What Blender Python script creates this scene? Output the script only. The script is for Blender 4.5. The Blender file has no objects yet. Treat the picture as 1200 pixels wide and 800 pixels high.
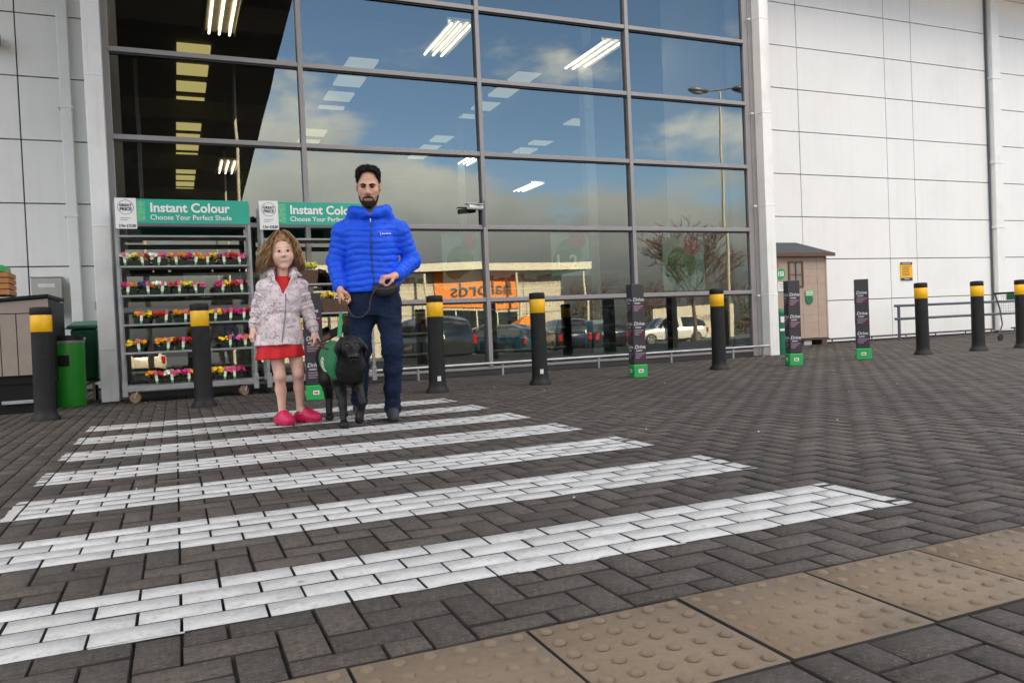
import bpy, bmesh, math, random
import numpy as np
from mathutils import Vector, Matrix, Euler, noise as mnoise

random.seed(11)
RNG = np.random.default_rng(11)
scene = bpy.context.scene
COL = scene.collection
PI = math.pi
rad = math.radians

# ------------------------------------------------------------------ helpers
def world_matrix(o):
    m = Matrix.Translation(o.location) @ o.rotation_euler.to_matrix().to_4x4()
    if o.parent:
        return world_matrix(o.parent) @ o.matrix_parent_inverse @ m
    return m


def attach(o, parent, local=False):
    o.parent = parent
    if not local:
        o.matrix_parent_inverse = world_matrix(parent).inverted()


def tag(o, label=None, cat=None, group=None, kind=None):
    if label:
        o['label'] = label
    if cat:
        o['category'] = cat
    if group:
        o['group'] = group
    if kind:
        o['kind'] = kind
    return o


def thing(name, label, cat, loc=(0, 0, 0), rotz=0.0, group=None):
    o = bpy.data.objects.new(name, None)
    o.empty_display_size = 0.1
    COL.objects.link(o)
    o.location = loc
    o.rotation_euler = (0, 0, rotz)
    return tag(o, label, cat, group)


def copy_tree(o, parent=None):
    c = o.copy()
    COL.objects.link(c)
    if parent is not None:
        pinv = o.matrix_parent_inverse.copy()
        c.parent = parent
        c.matrix_parent_inverse = pinv
    for ch in o.children:
        copy_tree(ch, c)
    return c


class MB:
    """collects shapes and links them as one mesh object"""

    def __init__(s):
        s.v = []
        s.f = []
        s.m = []

    def add(s, vs, fs, mi=0):
        b = len(s.v)
        s.v += [tuple(p) for p in vs]
        for f in fs:
            s.f.append(tuple(b + i for i in f))
            s.m.append(mi)
        return s

    def box(s, x0, x1, y0, y1, z0, z1, mi=0, M=None):
        vs = [(x0, y0, z0), (x1, y0, z0), (x1, y1, z0), (x0, y1, z0), (x0, y0, z1), (x1, y0, z1), (x1, y1, z1), (x0, y1, z1)]
        if M is not None:
            vs = [M @ Vector(p) for p in vs]
        return s.add(vs, [(0, 3, 2, 1), (4, 5, 6, 7), (0, 1, 5, 4), (1, 2, 6, 5), (2, 3, 7, 6), (3, 0, 4, 7)], mi)

    def quad(s, a, b, c, d, mi=0):
        return s.add([a, b, c, d], [(0, 1, 2, 3)], mi)

    def tube(s, pts, r, n=8, mi=0, cap=True):
        pts = [Vector(p) for p in pts]
        rs = r if isinstance(r, (list, tuple)) else [r] * len(pts)
        b = len(s.v)
        u = None
        for i, p in enumerate(pts):
            t = (pts[min(i + 1, len(pts) - 1)] - pts[max(i - 1, 0)])
            if t.length < 1e-9:
                t = Vector((0, 0, 1))
            t.normalize()
            if u is None:
                ref = Vector((0, 0, 1)) if abs(t.z) < .9 else Vector((1, 0, 0))
                u = t.cross(ref).normalized()
            else:
                u = (u - t * u.dot(t))
                u = u.normalized() if u.length > 1e-6 else t.orthogonal().normalized()
            w = t.cross(u)
            for k in range(n):
                a = 2 * PI * k / n
                s.v.append(tuple(p + (u * math.cos(a) + w * math.sin(a)) * rs[i]))
        for i in range(len(pts) - 1):
            for k in range(n):
                s.f.append((b + i * n + k, b + i * n + (k + 1) % n, b + (i + 1) * n + (k + 1) % n, b + (i + 1) * n + k))
                s.m.append(mi)
        if cap:
            s.f.append(tuple(b + k for k in reversed(range(n))))
            s.m.append(mi)
            e = b + (len(pts) - 1) * n
            s.f.append(tuple(e + k for k in range(n)))
            s.m.append(mi)
        return s

    def lathe(s, prof, cx=0, cy=0, n=24, mi=0, closed=True):
        b = len(s.v)
        for (r, z) in prof:
            for k in range(n):
                a = 2 * PI * k / n
                s.v.append((cx + r * math.cos(a), cy + r * math.sin(a), z))
        for i in range(len(prof) - 1):
            for k in range(n):
                s.f.append((b + i * n + k, b + i * n + (k + 1) % n, b + (i + 1) * n + (k + 1) % n, b + (i + 1) * n + k))
                s.m.append(mi)
        if closed:
            s.f.append(tuple(b + k for k in reversed(range(n))))
            s.m.append(mi)
            e = b + (len(prof) - 1) * n
            s.f.append(tuple(e + k for k in range(n)))
            s.m.append(mi)
        return s

    def ball(s, c, r, n=10, m=7, mi=0, M=None):
        if not isinstance(r, (tuple, list)):
            r = (r, r, r)
        vs = []
        for j in range(m + 1):
            th = PI * j / m
            for k in range(n):
                a = 2 * PI * k / n
                p = Vector((r[0] * math.sin(th) * math.cos(a), r[1] * math.sin(th) * math.sin(a), r[2] * math.cos(th)))
                if M is not None:
                    p = M @ p
                vs.append(p + Vector(c))
        fs = []
        for j in range(m):
            for k in range(n):
                fs.append((j * n + k, (j + 1) * n + k, (j + 1) * n + (k + 1) % n, j * n + (k + 1) % n))
        return s.add(vs, fs, mi)

    def build(s, name, mats, parent=None, smooth=False, bevel=0, local=False, seg=2):
        me = bpy.data.meshes.new(name)
        me.from_pydata(s.v, [], s.f)
        mats = mats if isinstance(mats, (list, tuple)) else [mats]
        for m in mats:
            me.materials.append(m)
        if len(mats) > 1:
            me.polygons.foreach_set('material_index', s.m)
        if smooth:
            me.polygons.foreach_set('use_smooth', [True] * len(me.polygons))
        me.update()
        o = bpy.data.objects.new(name, me)
        COL.objects.link(o)
        if bevel:
            md = o.modifiers.new('bevel', 'BEVEL')
            md.width = bevel
            md.segments = seg
            md.limit_method = 'ANGLE'
            md.angle_limit = rad(40)
        if smooth:
            es = o.modifiers.new('split', 'EDGE_SPLIT')
            es.split_angle = rad(42)
        if parent is not None:
            attach(o, parent, local)
        return o


def text_mesh(name, body, size, m, M, parent, align='LEFT', bold=0.0, shear=0.0, xscale=1.0, thick=0.0015):
    cu = bpy.data.curves.new(name, 'FONT')
    cu.body = body
    cu.size = size
    cu.align_x = align
    cu.offset = bold
    cu.shear = shear
    cu.extrude = thick
    cu.resolution_u = 3
    o = bpy.data.objects.new(name, cu)
    COL.objects.link(o)
    dg = bpy.context.evaluated_depsgraph_get()
    me = bpy.data.meshes.new_from_object(o.evaluated_get(dg))
    bpy.data.objects.remove(o)
    bpy.data.curves.remove(cu)
    me.name = name
    for v in me.vertices:
        v.co = M @ Vector((v.co.x * xscale, v.co.y, v.co.z))
    me.materials.clear()
    me.materials.append(m)
    for p in me.polygons:
        p.material_index = 0
    ob = bpy.data.objects.new(name, me)
    COL.objects.link(ob)
    if parent is not None:
        attach(ob, parent)
    return ob


def front(x, y, z):      # text plane facing -Y (towards the camera), lower-left corner at x, y, z
    return Matrix.Translation((x, y, z)) @ Matrix.Rotation(PI / 2, 4, 'X')


# ------------------------------------------------------------------ materials
def new_mat(name):
    m = bpy.data.materials.new(name)
    m.use_nodes = True
    nt = m.node_tree
    bs = nt.nodes['Principled BSDF']
    return m, nt, bs


def N(nt, kind, **kw):
    n = nt.nodes.new(kind)
    for k, v in kw.items():
        if k in n.inputs.keys():
            n.inputs[k].default_value = v
        else:
            setattr(n, k, v)
    return n


def c4(c):
    return (c[0], c[1], c[2], 1.0)


def pm(name, col, rough=.6, metal=0.0, var=.12, scale=6.0, bump=0.0, bscale=60.0, dirt=None, dscale=1.5, damount=.5, spec=.5, attr=None, coat=0.0, trans=0.0, streak=0.0):
    """base colour with noise variation, optional dirt patches and fine bump"""
    m, nt, bs = new_mat(name)
    L = nt.links.new
    tc = N(nt, 'ShaderNodeTexCoord')
    nz = N(nt, 'ShaderNodeTexNoise', Scale=scale, Detail=5.0, Roughness=.6)
    L(tc.outputs['Object'], nz.inputs['Vector'])
    mr = N(nt, 'ShaderNodeMapRange')
    mr.inputs['From Min'].default_value = .3
    mr.inputs['From Max'].default_value = .7
    mr.inputs['To Min'].default_value = 1 - var
    mr.inputs['To Max'].default_value = 1 + var
    L(nz.outputs['Fac'], mr.inputs['Value'])
    vm = N(nt, 'ShaderNodeVectorMath', operation='SCALE')
    if attr:
        at = N(nt, 'ShaderNodeAttribute', attribute_name=attr)
        L(at.outputs['Color'], vm.inputs[0])
    else:
        vm.inputs[0].default_value = col
    L(mr.outputs['Result'], vm.inputs['Scale'])
    out = vm.outputs['Vector']
    if dirt is not None:
        n2 = N(nt, 'ShaderNodeTexNoise', Scale=dscale, Detail=7.0, Roughness=.65)
        L(tc.outputs['Object'], n2.inputs['Vector'])
        cr = N(nt, 'ShaderNodeMapRange')
        cr.inputs['From Min'].default_value = .48
        cr.inputs['From Max'].default_value = .72
        cr.inputs['To Max'].default_value = damount
        L(n2.outputs['Fac'], cr.inputs['Value'])
        mx = N(nt, 'ShaderNodeMix', data_type='RGBA')
        L(cr.outputs['Result'], mx.inputs['Factor'])
        L(out, mx.inputs['A'])
        mx.inputs['B'].default_value = c4(dirt)
        out = mx.outputs['Result']
    if streak:
        mp = N(nt, 'ShaderNodeMapping')
        mp.inputs['Scale'].default_value = (5.0, 5.0, .22)
        L(tc.outputs['Object'], mp.inputs['Vector'])
        n4 = N(nt, 'ShaderNodeTexNoise', Scale=1.6, Detail=6.0, Roughness=.65)
        L(mp.outputs['Vector'], n4.inputs['Vector'])
        c5 = N(nt, 'ShaderNodeMapRange')
        c5.inputs['From Min'].default_value = .50
        c5.inputs['From Max'].default_value = .68
        c5.inputs['To Max'].default_value = streak
        L(n4.outputs['Fac'], c5.inputs['Value'])
        m9 = N(nt, 'ShaderNodeMix', data_type='RGBA')
        L(c5.outputs['Result'], m9.inputs['Factor'])
        L(out, m9.inputs['A'])
        m9.inputs['B'].default_value = (.48, .455, .41, 1)
        out = m9.outputs['Result']
    L(out, bs.inputs['Base Color'])
    r2 = N(nt, 'ShaderNodeMapRange')
    r2.inputs['To Min'].default_value = max(rough - .1, 0)
    r2.inputs['To Max'].default_value = min(rough + .1, 1)
    L(nz.outputs['Fac'], r2.inputs['Value'])
    L(r2.outputs['Result'], bs.inputs['Roughness'])
    bs.inputs['Metallic'].default_value = metal
    bs.inputs['Specular IOR Level'].default_value = spec
    bs.inputs['Coat Weight'].default_value = coat
    if trans:
        bs.inputs['Transmission Weight'].default_value = trans
    if bump:
        n3 = N(nt, 'ShaderNodeTexNoise', Scale=bscale, Detail=4.0)
        L(tc.outputs['Object'], n3.inputs['Vector'])
        bp = N(nt, 'ShaderNodeBump', Strength=bump, Distance=.01)
        L(n3.outputs['Fac'], bp.inputs['Height'])
        L(bp.outputs['Normal'], bs.inputs['Normal'])
    return m


def emis(name, col, strength):
    m, nt, bs = new_mat(name)
    bs.inputs['Base Color'].default_value = c4(col)
    bs.inputs['Emission Color'].default_value = c4(col)
    bs.inputs['Emission Strength'].default_value = strength
    return m


def glass_mat(name, tint, fac0, wob=0.02, scale=.5):
    m, nt, bs = new_mat(name)
    L = nt.links.new
    nt.nodes.remove(bs)
    out = nt.nodes['Material Output']
    tr = N(nt, 'ShaderNodeBsdfTransparent', Color=c4(tint))
    gl = N(nt, 'ShaderNodeBsdfGlossy', Roughness=0.0)
    gl.inputs['Color'].default_value = (.84, .97, 1, 1)
    tc = N(nt, 'ShaderNodeTexCoord')
    nz = N(nt, 'ShaderNodeTexNoise', Scale=scale, Detail=1.0)
    L(tc.outputs['Object'], nz.inputs['Vector'])
    bp = N(nt, 'ShaderNodeBump', Strength=1.0, Distance=wob)
    L(nz.outputs['Fac'], bp.inputs['Height'])
    L(bp.outputs['Normal'], gl.inputs['Normal'])
    fr = N(nt, 'ShaderNodeFresnel', IOR=1.5)
    mr = N(nt, 'ShaderNodeMapRange')
    mr.inputs['From Min'].default_value = .04
    mr.inputs['From Max'].default_value = 1
    mr.inputs['To Min'].default_value = fac0
    mr.inputs['To Max'].default_value = 1
    L(fr.outputs['Fac'], mr.inputs['Value'])
    mx = N(nt, 'ShaderNodeMixShader')
    L(mr.outputs['Result'], mx.inputs['Fac'])
    L(tr.outputs['BSDF'], mx.inputs[1])
    L(gl.outputs['BSDF'], mx.inputs[2])
    L(mx.outputs['Shader'], out.inputs['Surface'])
    return m


# ------------------------------------------------------------------ signed-distance modelling for bodies and clothes
class SDF:
    def __init__(s, lo, hi, h):
        s.lo = np.array(lo, float)
        s.h = h
        s.n = np.ceil((np.array(hi) - s.lo) / h).astype(int) + 1
        s.F = np.full(tuple(s.n), 1e3, np.float32)
        s.ax = [(s.lo[i] + np.arange(s.n[i]) * h).astype(np.float32) for i in range(3)]

    def win(s, lo, hi, pad):
        a = np.clip(np.floor((np.array(lo) - pad - s.lo) / s.h).astype(int), 0, s.n - 1)
        b = np.clip(np.ceil((np.array(hi) + pad - s.lo) / s.h).astype(int) + 1, 1, s.n)
        sl = tuple(slice(a[i], b[i]) for i in range(3))
        X = s.ax[0][sl[0]][:, None, None]
        Y = s.ax[1][sl[1]][None, :, None]
        Z = s.ax[2][sl[2]][None, None, :]
        return sl, X, Y, Z

    def put(s, sl, d, k, op):
        A = s.F[sl]
        if op == 'u':
            if k > 0:
                hh = np.maximum(k - np.abs(A - d), 0) / k
                s.F[sl] = np.minimum(A, d) - hh * hh * k * .25
            else:
                s.F[sl] = np.minimum(A, d)
        elif op == 's':
            d = -d
            if k > 0:
                hh = np.maximum(k - np.abs(A - d), 0) / k
                s.F[sl] = np.maximum(A, d) + hh * hh * k * .25
            else:
                s.F[sl] = np.maximum(A, d)
        elif op == 'i':
            s.F[sl] = np.maximum(A, d)

    def rc(s, a, b, ra, rb, k=.02, op='u', fn=None, flat=None):
        """tapered capsule; fn(t, length) -> extra thickness; flat = (axis vector, factor) squashes it"""
        a = np.array(a, float)
        b = np.array(b, float)
        r = max(ra, rb)
        lo = np.minimum(a, b) - r
        hi = np.maximum(a, b) + r
        sl, X, Y, Z = s.win(lo, hi, k + 4 * s.h + .015)
        ab = b - a
        L2 = float(ab @ ab) + 1e-9
        px, py, pz = X - a[0], Y - a[1], Z - a[2]
        t = np.clip((px * ab[0] + py * ab[1] + pz * ab[2]) / L2, 0, 1)
        dx, dy, dz = px - t * ab[0], py - t * ab[1], pz - t * ab[2]
        if flat is not None:
            ax = np.array(flat[0], float)
            ax /= np.linalg.norm(ax)
            q = dx * ax[0] + dy * ax[1] + dz * ax[2]
            g = flat[1] - 1
            dx, dy, dz = dx + q * g * ax[0], dy + q * g * ax[1], dz + q * g * ax[2]
        d = np.sqrt(dx * dx + dy * dy + dz * dz) - (ra + (rb - ra) * t)
        if fn is not None:
            d = d - fn(t, math.sqrt(L2))
        s.put(sl, d.astype(np.float32), k, op)

    def el(s, c, r, k=.02, op='u', R=None):
        c = np.array(c, float)
        r = np.array(r, float)
        m = r.max()
        sl, X, Y, Z = s.win(c - m, c + m, k + 4 * s.h + .01)
        px, py, pz = X - c[0], Y - c[1], Z - c[2]
        if R is not None:
            R = np.array(R.to_3x3()).T
            px, py, pz = (R[0, 0] * px + R[0, 1] * py + R[0, 2] * pz, R[1, 0] * px + R[1, 1] * py + R[1, 2] * pz, R[2, 0] * px + R[2, 1] * py + R[2, 2] * pz)
        k0 = np.sqrt((px / r[0]) ** 2 + (py / r[1]) ** 2 + (pz / r[2]) ** 2)
        k1 = np.sqrt((px / r[0] ** 2) ** 2 + (py / r[1] ** 2) ** 2 + (pz / r[2] ** 2) ** 2) + 1e-6
        s.put(sl, (k0 * (k0 - 1) / k1).astype(np.float32), k, op)

    def col(s, prof, k=.02, op='u', fn=None, power=2.0):
        """upright column of ellipses; prof rows: z, rx, ry, cx, cy; fn(X, Y, Z, angle) -> extra thickness"""
        P = np.array(sorted(prof), float)
        lo = [(P[:, 3] - P[:, 1]).min(), (P[:, 4] - P[:, 2]).min(), P[0, 0]]
        hi = [(P[:, 3] + P[:, 1]).max(), (P[:, 4] + P[:, 2]).max(), P[-1, 0]]
        sl, X, Y, Z = s.win(lo, hi, k + 4 * s.h + .02)
        I = lambda j: np.interp(Z, P[:, 0], P[:, j])
        rx, ry, cx, cy = I(1), I(2), I(3), I(4)
        q = (np.abs((X - cx) / rx) ** power + np.abs((Y - cy) / ry) ** power) ** (1 / power)
        d = (q - 1) * np.minimum(rx, ry)
        if fn is not None:
            d = d - fn(X, Y, Z, np.arctan2(Y - cy, X - cx))
        d = np.maximum(d, np.maximum(P[0, 0] - Z, Z - P[-1, 0]))
        s.put(sl, d.astype(np.float32), k, op)

    def field(s, fn, lo, hi, op='s', k=0.0):
        sl, X, Y, Z = s.win(lo, hi, .0)
        d = fn(X, Y, Z) + 0 * X + 0 * Y + 0 * Z
        s.put(sl, d.astype(np.float32), k, op)

    def mesh(s, name, mats, parent=None, smooth_it=2, tint=None, disp=None, local=True):
        F = s.F
        ins = F < 0
        n = s.n
        cnt = np.zeros(tuple(n - 1), np.int8)
        for i in (0, 1):
            for j in (0, 1):
                for k in (0, 1):
                    cnt += ins[i:n[0] - 1 + i, j:n[1] - 1 + j, k:n[2] - 1 + k]
        act = (cnt > 0) & (cnt < 8)
        idx = np.argwhere(act)
        cm = np.full(tuple(n - 1), -1, np.int32)
        cm[act] = np.arange(len(idx))
        acc = np.zeros((len(idx), 3))
        num = np.zeros(len(idx))
        corners = [(i, j, k) for i in (0, 1) for j in (0, 1) for k in (0, 1)]
        for c0 in corners:
            for ax in range(3):
                if c0[ax] == 0:
                    c1 = list(c0)
                    c1[ax] = 1
                    f0 = F[idx[:, 0] + c0[0], idx[:, 1] + c0[1], idx[:, 2] + c0[2]]
                    f1 = F[idx[:, 0] + c1[0], idx[:, 1] + c1[1], idx[:, 2] + c1[2]]
                    mk = (f0 < 0) != (f1 < 0)
                    t = np.where(mk, f0 / np.where(mk, f0 - f1, 1), 0)
                    p = np.array(c0)[None, :] + t[:, None] * (np.array(c1) - np.array(c0))[None, :]
                    acc += np.where(mk[:, None], p, 0)
                    num += mk
        V = s.lo + (idx + acc / num[:, None]) * s.h
        quads = []
        for ax in range(3):
            b, c = (ax + 1) % 3, (ax + 2) % 3
            sa = [slice(None)] * 3
            sb = [slice(None)] * 3
            sa[ax] = slice(0, n[ax] - 1)
            sb[ax] = slice(1, n[ax])
            A, B = ins[tuple(sa)], ins[tuple(sb)]
            for flip, mk in ((False, A & ~B), (True, ~A & B)):
                e = np.argwhere(mk)
                e = e[(e[:, b] > 0) & (e[:, c] > 0) & (e[:, b] < n[b] - 1) & (e[:, c] < n[c] - 1)]
                if not len(e):
                    continue
                def g(db, dc):
                    q = e.copy()
                    q[:, b] -= db
                    q[:, c] -= dc
                    return cm[q[:, 0], q[:, 1], q[:, 2]]
                ring = [g(1, 1), g(0, 1), g(0, 0), g(1, 0)]
                if flip:
                    ring = ring[::-1]
                quads.append(np.stack(ring, 1))
        Q = np.concatenate(quads)
        Q = Q[(Q >= 0).all(1)]
        E = np.concatenate([Q[:, [0, 1]], Q[:, [1, 2]], Q[:, [2, 3]], Q[:, [3, 0]]])
        for _ in range(smooth_it):
            S = np.zeros_like(V)
            C = np.zeros(len(V))
            for a, b in ((0, 1), (1, 0)):
                np.add.at(S, E[:, a], V[E[:, b]])
                np.add.at(C, E[:, a], 1)
            V = V * .5 + .5 * S / np.maximum(C, 1)[:, None]
        if disp is not None:
            V = disp(V)
        me = bpy.data.meshes.new(name)
        me.vertices.add(len(V))
        me.vertices.foreach_set('co', V.astype(np.float32).ravel())
        me.loops.add(len(Q) * 4)
        me.loops.foreach_set('vertex_index', Q.astype(np.int32).ravel())
        me.polygons.add(len(Q))
        me.polygons.foreach_set('loop_start', np.arange(len(Q), dtype=np.int32) * 4)
        me.update(calc_edges=True)
        me.polygons.foreach_set('use_smooth', np.ones(len(Q), bool))
        for m in (mats if isinstance(mats, (list, tuple)) else [mats]):
            me.materials.append(m)
        if tint is not None:
            at = me.color_attributes.new('Tint', 'FLOAT_COLOR', 'POINT')
            T = tint(V)
            at.data.foreach_set('color', np.concatenate([T, np.ones((len(T), 1))], 1).astype(np.float32).ravel())
        me.validate()
        o = bpy.data.objects.new(name, me)
        COL.objects.link(o)
        if parent is not None:
            attach(o, parent, local)
        return o
# ------------------------------------------------------------------ palette
M = {}
M['white_panel'] = pm('white cladding', (.81, .805, .79), .42, var=.025, scale=.7, dirt=(.60, .58, .55), dscale=.9, damount=.22, streak=.10)
M['joint'] = pm('panel joint', (.05, .05, .055), .8)
M['white_steel'] = pm('white painted steel', (.80, .80, .79), .45, var=.03, scale=2, dirt=(.5, .47, .42), dscale=2.2, damount=.35, streak=.35)
M['white_pipe'] = pm('white plastic pipe', (.80, .80, .78), .35, var=.03, dirt=(.6, .57, .52), dscale=2, damount=.25)
M['alu'] = pm('grey aluminium frame', (.28, .265, .27), .42, .25, var=.06, scale=3)
M['alu_dark'] = pm('dark gasket', (.035, .037, .04), .5)
M['steel'] = pm('galvanised steel', (.36, .37, .38), .45, .6, var=.2, scale=9, bump=.1)
M['steel_white'] = pm('pale trolley steel', (.30, .305, .31), .45, .45, var=.2, scale=8)
M['dark_steel'] = pm('dark blue grey tube', (.10, .11, .13), .4, .5)
M['glass'] = glass_mat('shop window glass', (.80, .86, .82), .18, wob=.0055, scale=.55)
M['soffit'] = pm('brown timber soffit', (.30, .17, .085), .6, var=.15)
M['roof'] = pm('grey roof sheet', (.25, .25, .26), .6)
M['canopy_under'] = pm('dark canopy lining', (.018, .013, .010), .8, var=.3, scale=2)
M['joint_sand'] = pm('jointing sand and grime', (.020, .018, .016), .95, var=.3, scale=25)
M['asphalt'] = pm('asphalt', (.055, .053, .052), .9, var=.25, scale=3, bump=.3, bscale=300)
M['yellow'] = pm('yellow reflective band', (.85, .45, .01), .38, var=.08, scale=14)
M['black_plastic'] = pm('black bollard plastic', (.0075, .0075, .008), .6, var=.25, scale=10, dirt=(.030, .027, .024), dscale=5, damount=.5, bump=.12, bscale=120, spec=.35)
M['sticker'] = pm('white sticker', (.7, .7, .68), .5)
M['sleeve'] = pm('charcoal printed sleeve', (.030, .029, .036), .45, var=.1)
M['sleeve_dark'] = pm('black printed panel', (.018, .017, .026), .45, var=.1)
M['magenta'] = pm('dark magenta print', (.085, .010, .045), .5)
M['green_sign'] = pm('green printed sign', (.006, .36, .085), .4, var=.05)
M['teal_sign'] = pm('teal green sign board', (.0, .40, .285), .4, var=.03)
M['teal_light'] = pm('pale green sign print', (.10, .50, .27), .4, var=.3, scale=30)
M['white_print'] = pm('white print', (.85, .86, .85), .5, var=.01)
M['grey_print'] = pm('grey print', (.22, .23, .26), .5, var=.02)
M['black_print'] = pm('dark print', (.03, .03, .035), .5, var=.02)
M['blue_print'] = pm('dark blue print', (.02, .035, .10), .5, var=.02)
M['bin_green'] = pm('green bin plastic', (.012, .235, .022), .34, var=.08, scale=4)
M['bin_teal'] = pm('dark green bin plastic', (.004, .15, .08), .4, var=.08, scale=4)
M['taupe'] = pm('taupe plastic boards', (.30, .24, .20), .6, var=.08, scale=8, bump=.08, bscale=90)
M['black_lid'] = pm('matt black plastic', (.006, .006, .0065), .6, var=.2, spec=.25)
M['cabinet'] = pm('grey meter cabinet', (.42, .42, .39), .45, var=.06)
M['shed_board'] = pm('beige shed cladding', (.40, .30, .24), .6, var=.06, scale=6, bump=.08, bscale=80)
M['shed_trim'] = pm('brown shed trim', (.12, .055, .035), .6)
M['shed_roof'] = pm('dark shed roof', (.045, .055, .06), .7, var=.15)
M['shed_glass'] = pm('dim shed window', (.22, .20, .17), .15, spec=.8)
M['wood'] = pm('orange crate wood', (.42, .17, .05), .65, var=.25, scale=14)
M['wood_dark'] = pm('old brown pallet wood', (.10, .065, .045), .8, var=.3, scale=14)
M['wicker'] = pm('brown basket', (.11, .055, .035), .75, var=.4, scale=60, bump=.5, bscale=150)
M['castor'] = pm('worn castor wheel', (.24, .15, .09), .7, var=.35, scale=20)
M['rubber'] = pm('black rubber', (.015, .015, .016), .7)
M['chrome'] = pm('zinc wire', (.45, .46, .48), .3, .9)
M['tray'] = pm('dark green plant tray', (.006, .012, .008), .5, var=.3)
M['leaf'] = pm('primrose leaves', (.05, .14, .024), .55, var=.4, scale=40)
M['tag_white'] = pm('plant tag', (.72, .75, .60), .5, var=.1, scale=50)
M['tag_pink'] = pm('pink tag print', (.55, .10, .16), .5, var=.3, scale=60)
M['tag_green'] = pm('green tag print', (.10, .33, .10), .5)
FL = {'white': (.80, .78, .66), 'cream': (.80, .72, .38), 'yellow': (.85, .55, .02), 'orange': (.80, .26, .015), 'red': (.55, .015, .02),
      'dark red': (.25, .008, .012), 'magenta': (.55, .01, .16), 'pink': (.72, .12, .26), 'purple': (.22, .01, .16), 'navy blue': (.03, .02, .16), 'lime yellow': (.62, .60, .06)}
for k_, v_ in FL.items():
    M['fl_' + k_] = pm(k_ + ' petals', v_, .6, var=.25, scale=50)
M['skin'] = pm('skin', (.5, .3, .22), .5, var=.05, scale=30, attr='Tint', bump=.05, bscale=250)
M['hair_dark'] = pm('short black hair', (.007, .005, .0045), .75, var=.5, scale=90, bump=.7, bscale=220, spec=.2)
M['hair_brown'] = pm('light brown hair', (.36, .22, .11), .55, var=.55, scale=34, bump=.2, bscale=120, spec=.3)
M['hair_brown_dark'] = pm('brown hair lowlight', (.15, .082, .04), .5, var=.3, scale=34, spec=.3)
M['hair_brown_light'] = pm('brown hair highlight', (.42, .27, .14), .5, var=.3, scale=34, spec=.3)
M['beard'] = pm('short dark beard', (.035, .021, .016), .8, var=.5, scale=120, bump=.5, bscale=300, spec=.2)
M['eye_white'] = pm('eye white', (.55, .52, .5), .25, var=.02)
M['iris'] = pm('dark iris', (.02, .012, .01), .2)
M['jacket'] = pm('bright blue quilted nylon', (.006, .095, .78), .5, var=.10, scale=9, bump=.25, bscale=45, spec=.2)
M['jacket_dark'] = pm('navy zip tape', (.004, .02, .16), .5)
M['navy'] = pm('dark navy denim', (.010, .019, .048), .9, var=.4, scale=9, bump=.15, bscale=160, spec=.2)
M['shoe'] = pm('dark grey suede shoe', (.035, .036, .042), .8, var=.2)
M['pouch'] = pm('black nylon pouch', (.012, .012, .014), .55, var=.2, bump=.2, bscale=80)
M['strap_green'] = pm('green strap', (.008, .26, .10), .55, var=.1)
M['strap_brown'] = pm('thin dark lead', (.06, .035, .03), .6)
M['maroon'] = pm('maroon webbing lead', (.07, .008, .02), .6)
M['red_dress'] = pm('red jersey', (.58, .006, .012), .7, var=.12, scale=8, bump=.15, bscale=60)
M['croc'] = pm('pink red clogs', (.62, .012, .085), .45, var=.08)
M['dog'] = pm('black short fur', (.0042, .004, .0045), .40, var=.5, scale=30, bump=.45, bscale=180, spec=.34)
M['dog_nose'] = pm('dog nose', (.012, .012, .013), .25)
M['vest'] = pm('green dog jacket', (.005, .165, .06), .6, var=.12, scale=12, bump=.15, bscale=60)
M['fur_pale'] = pm('pale fleece', (.62, .55, .50), .9, var=.2, scale=40, bump=.6, bscale=90)


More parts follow.
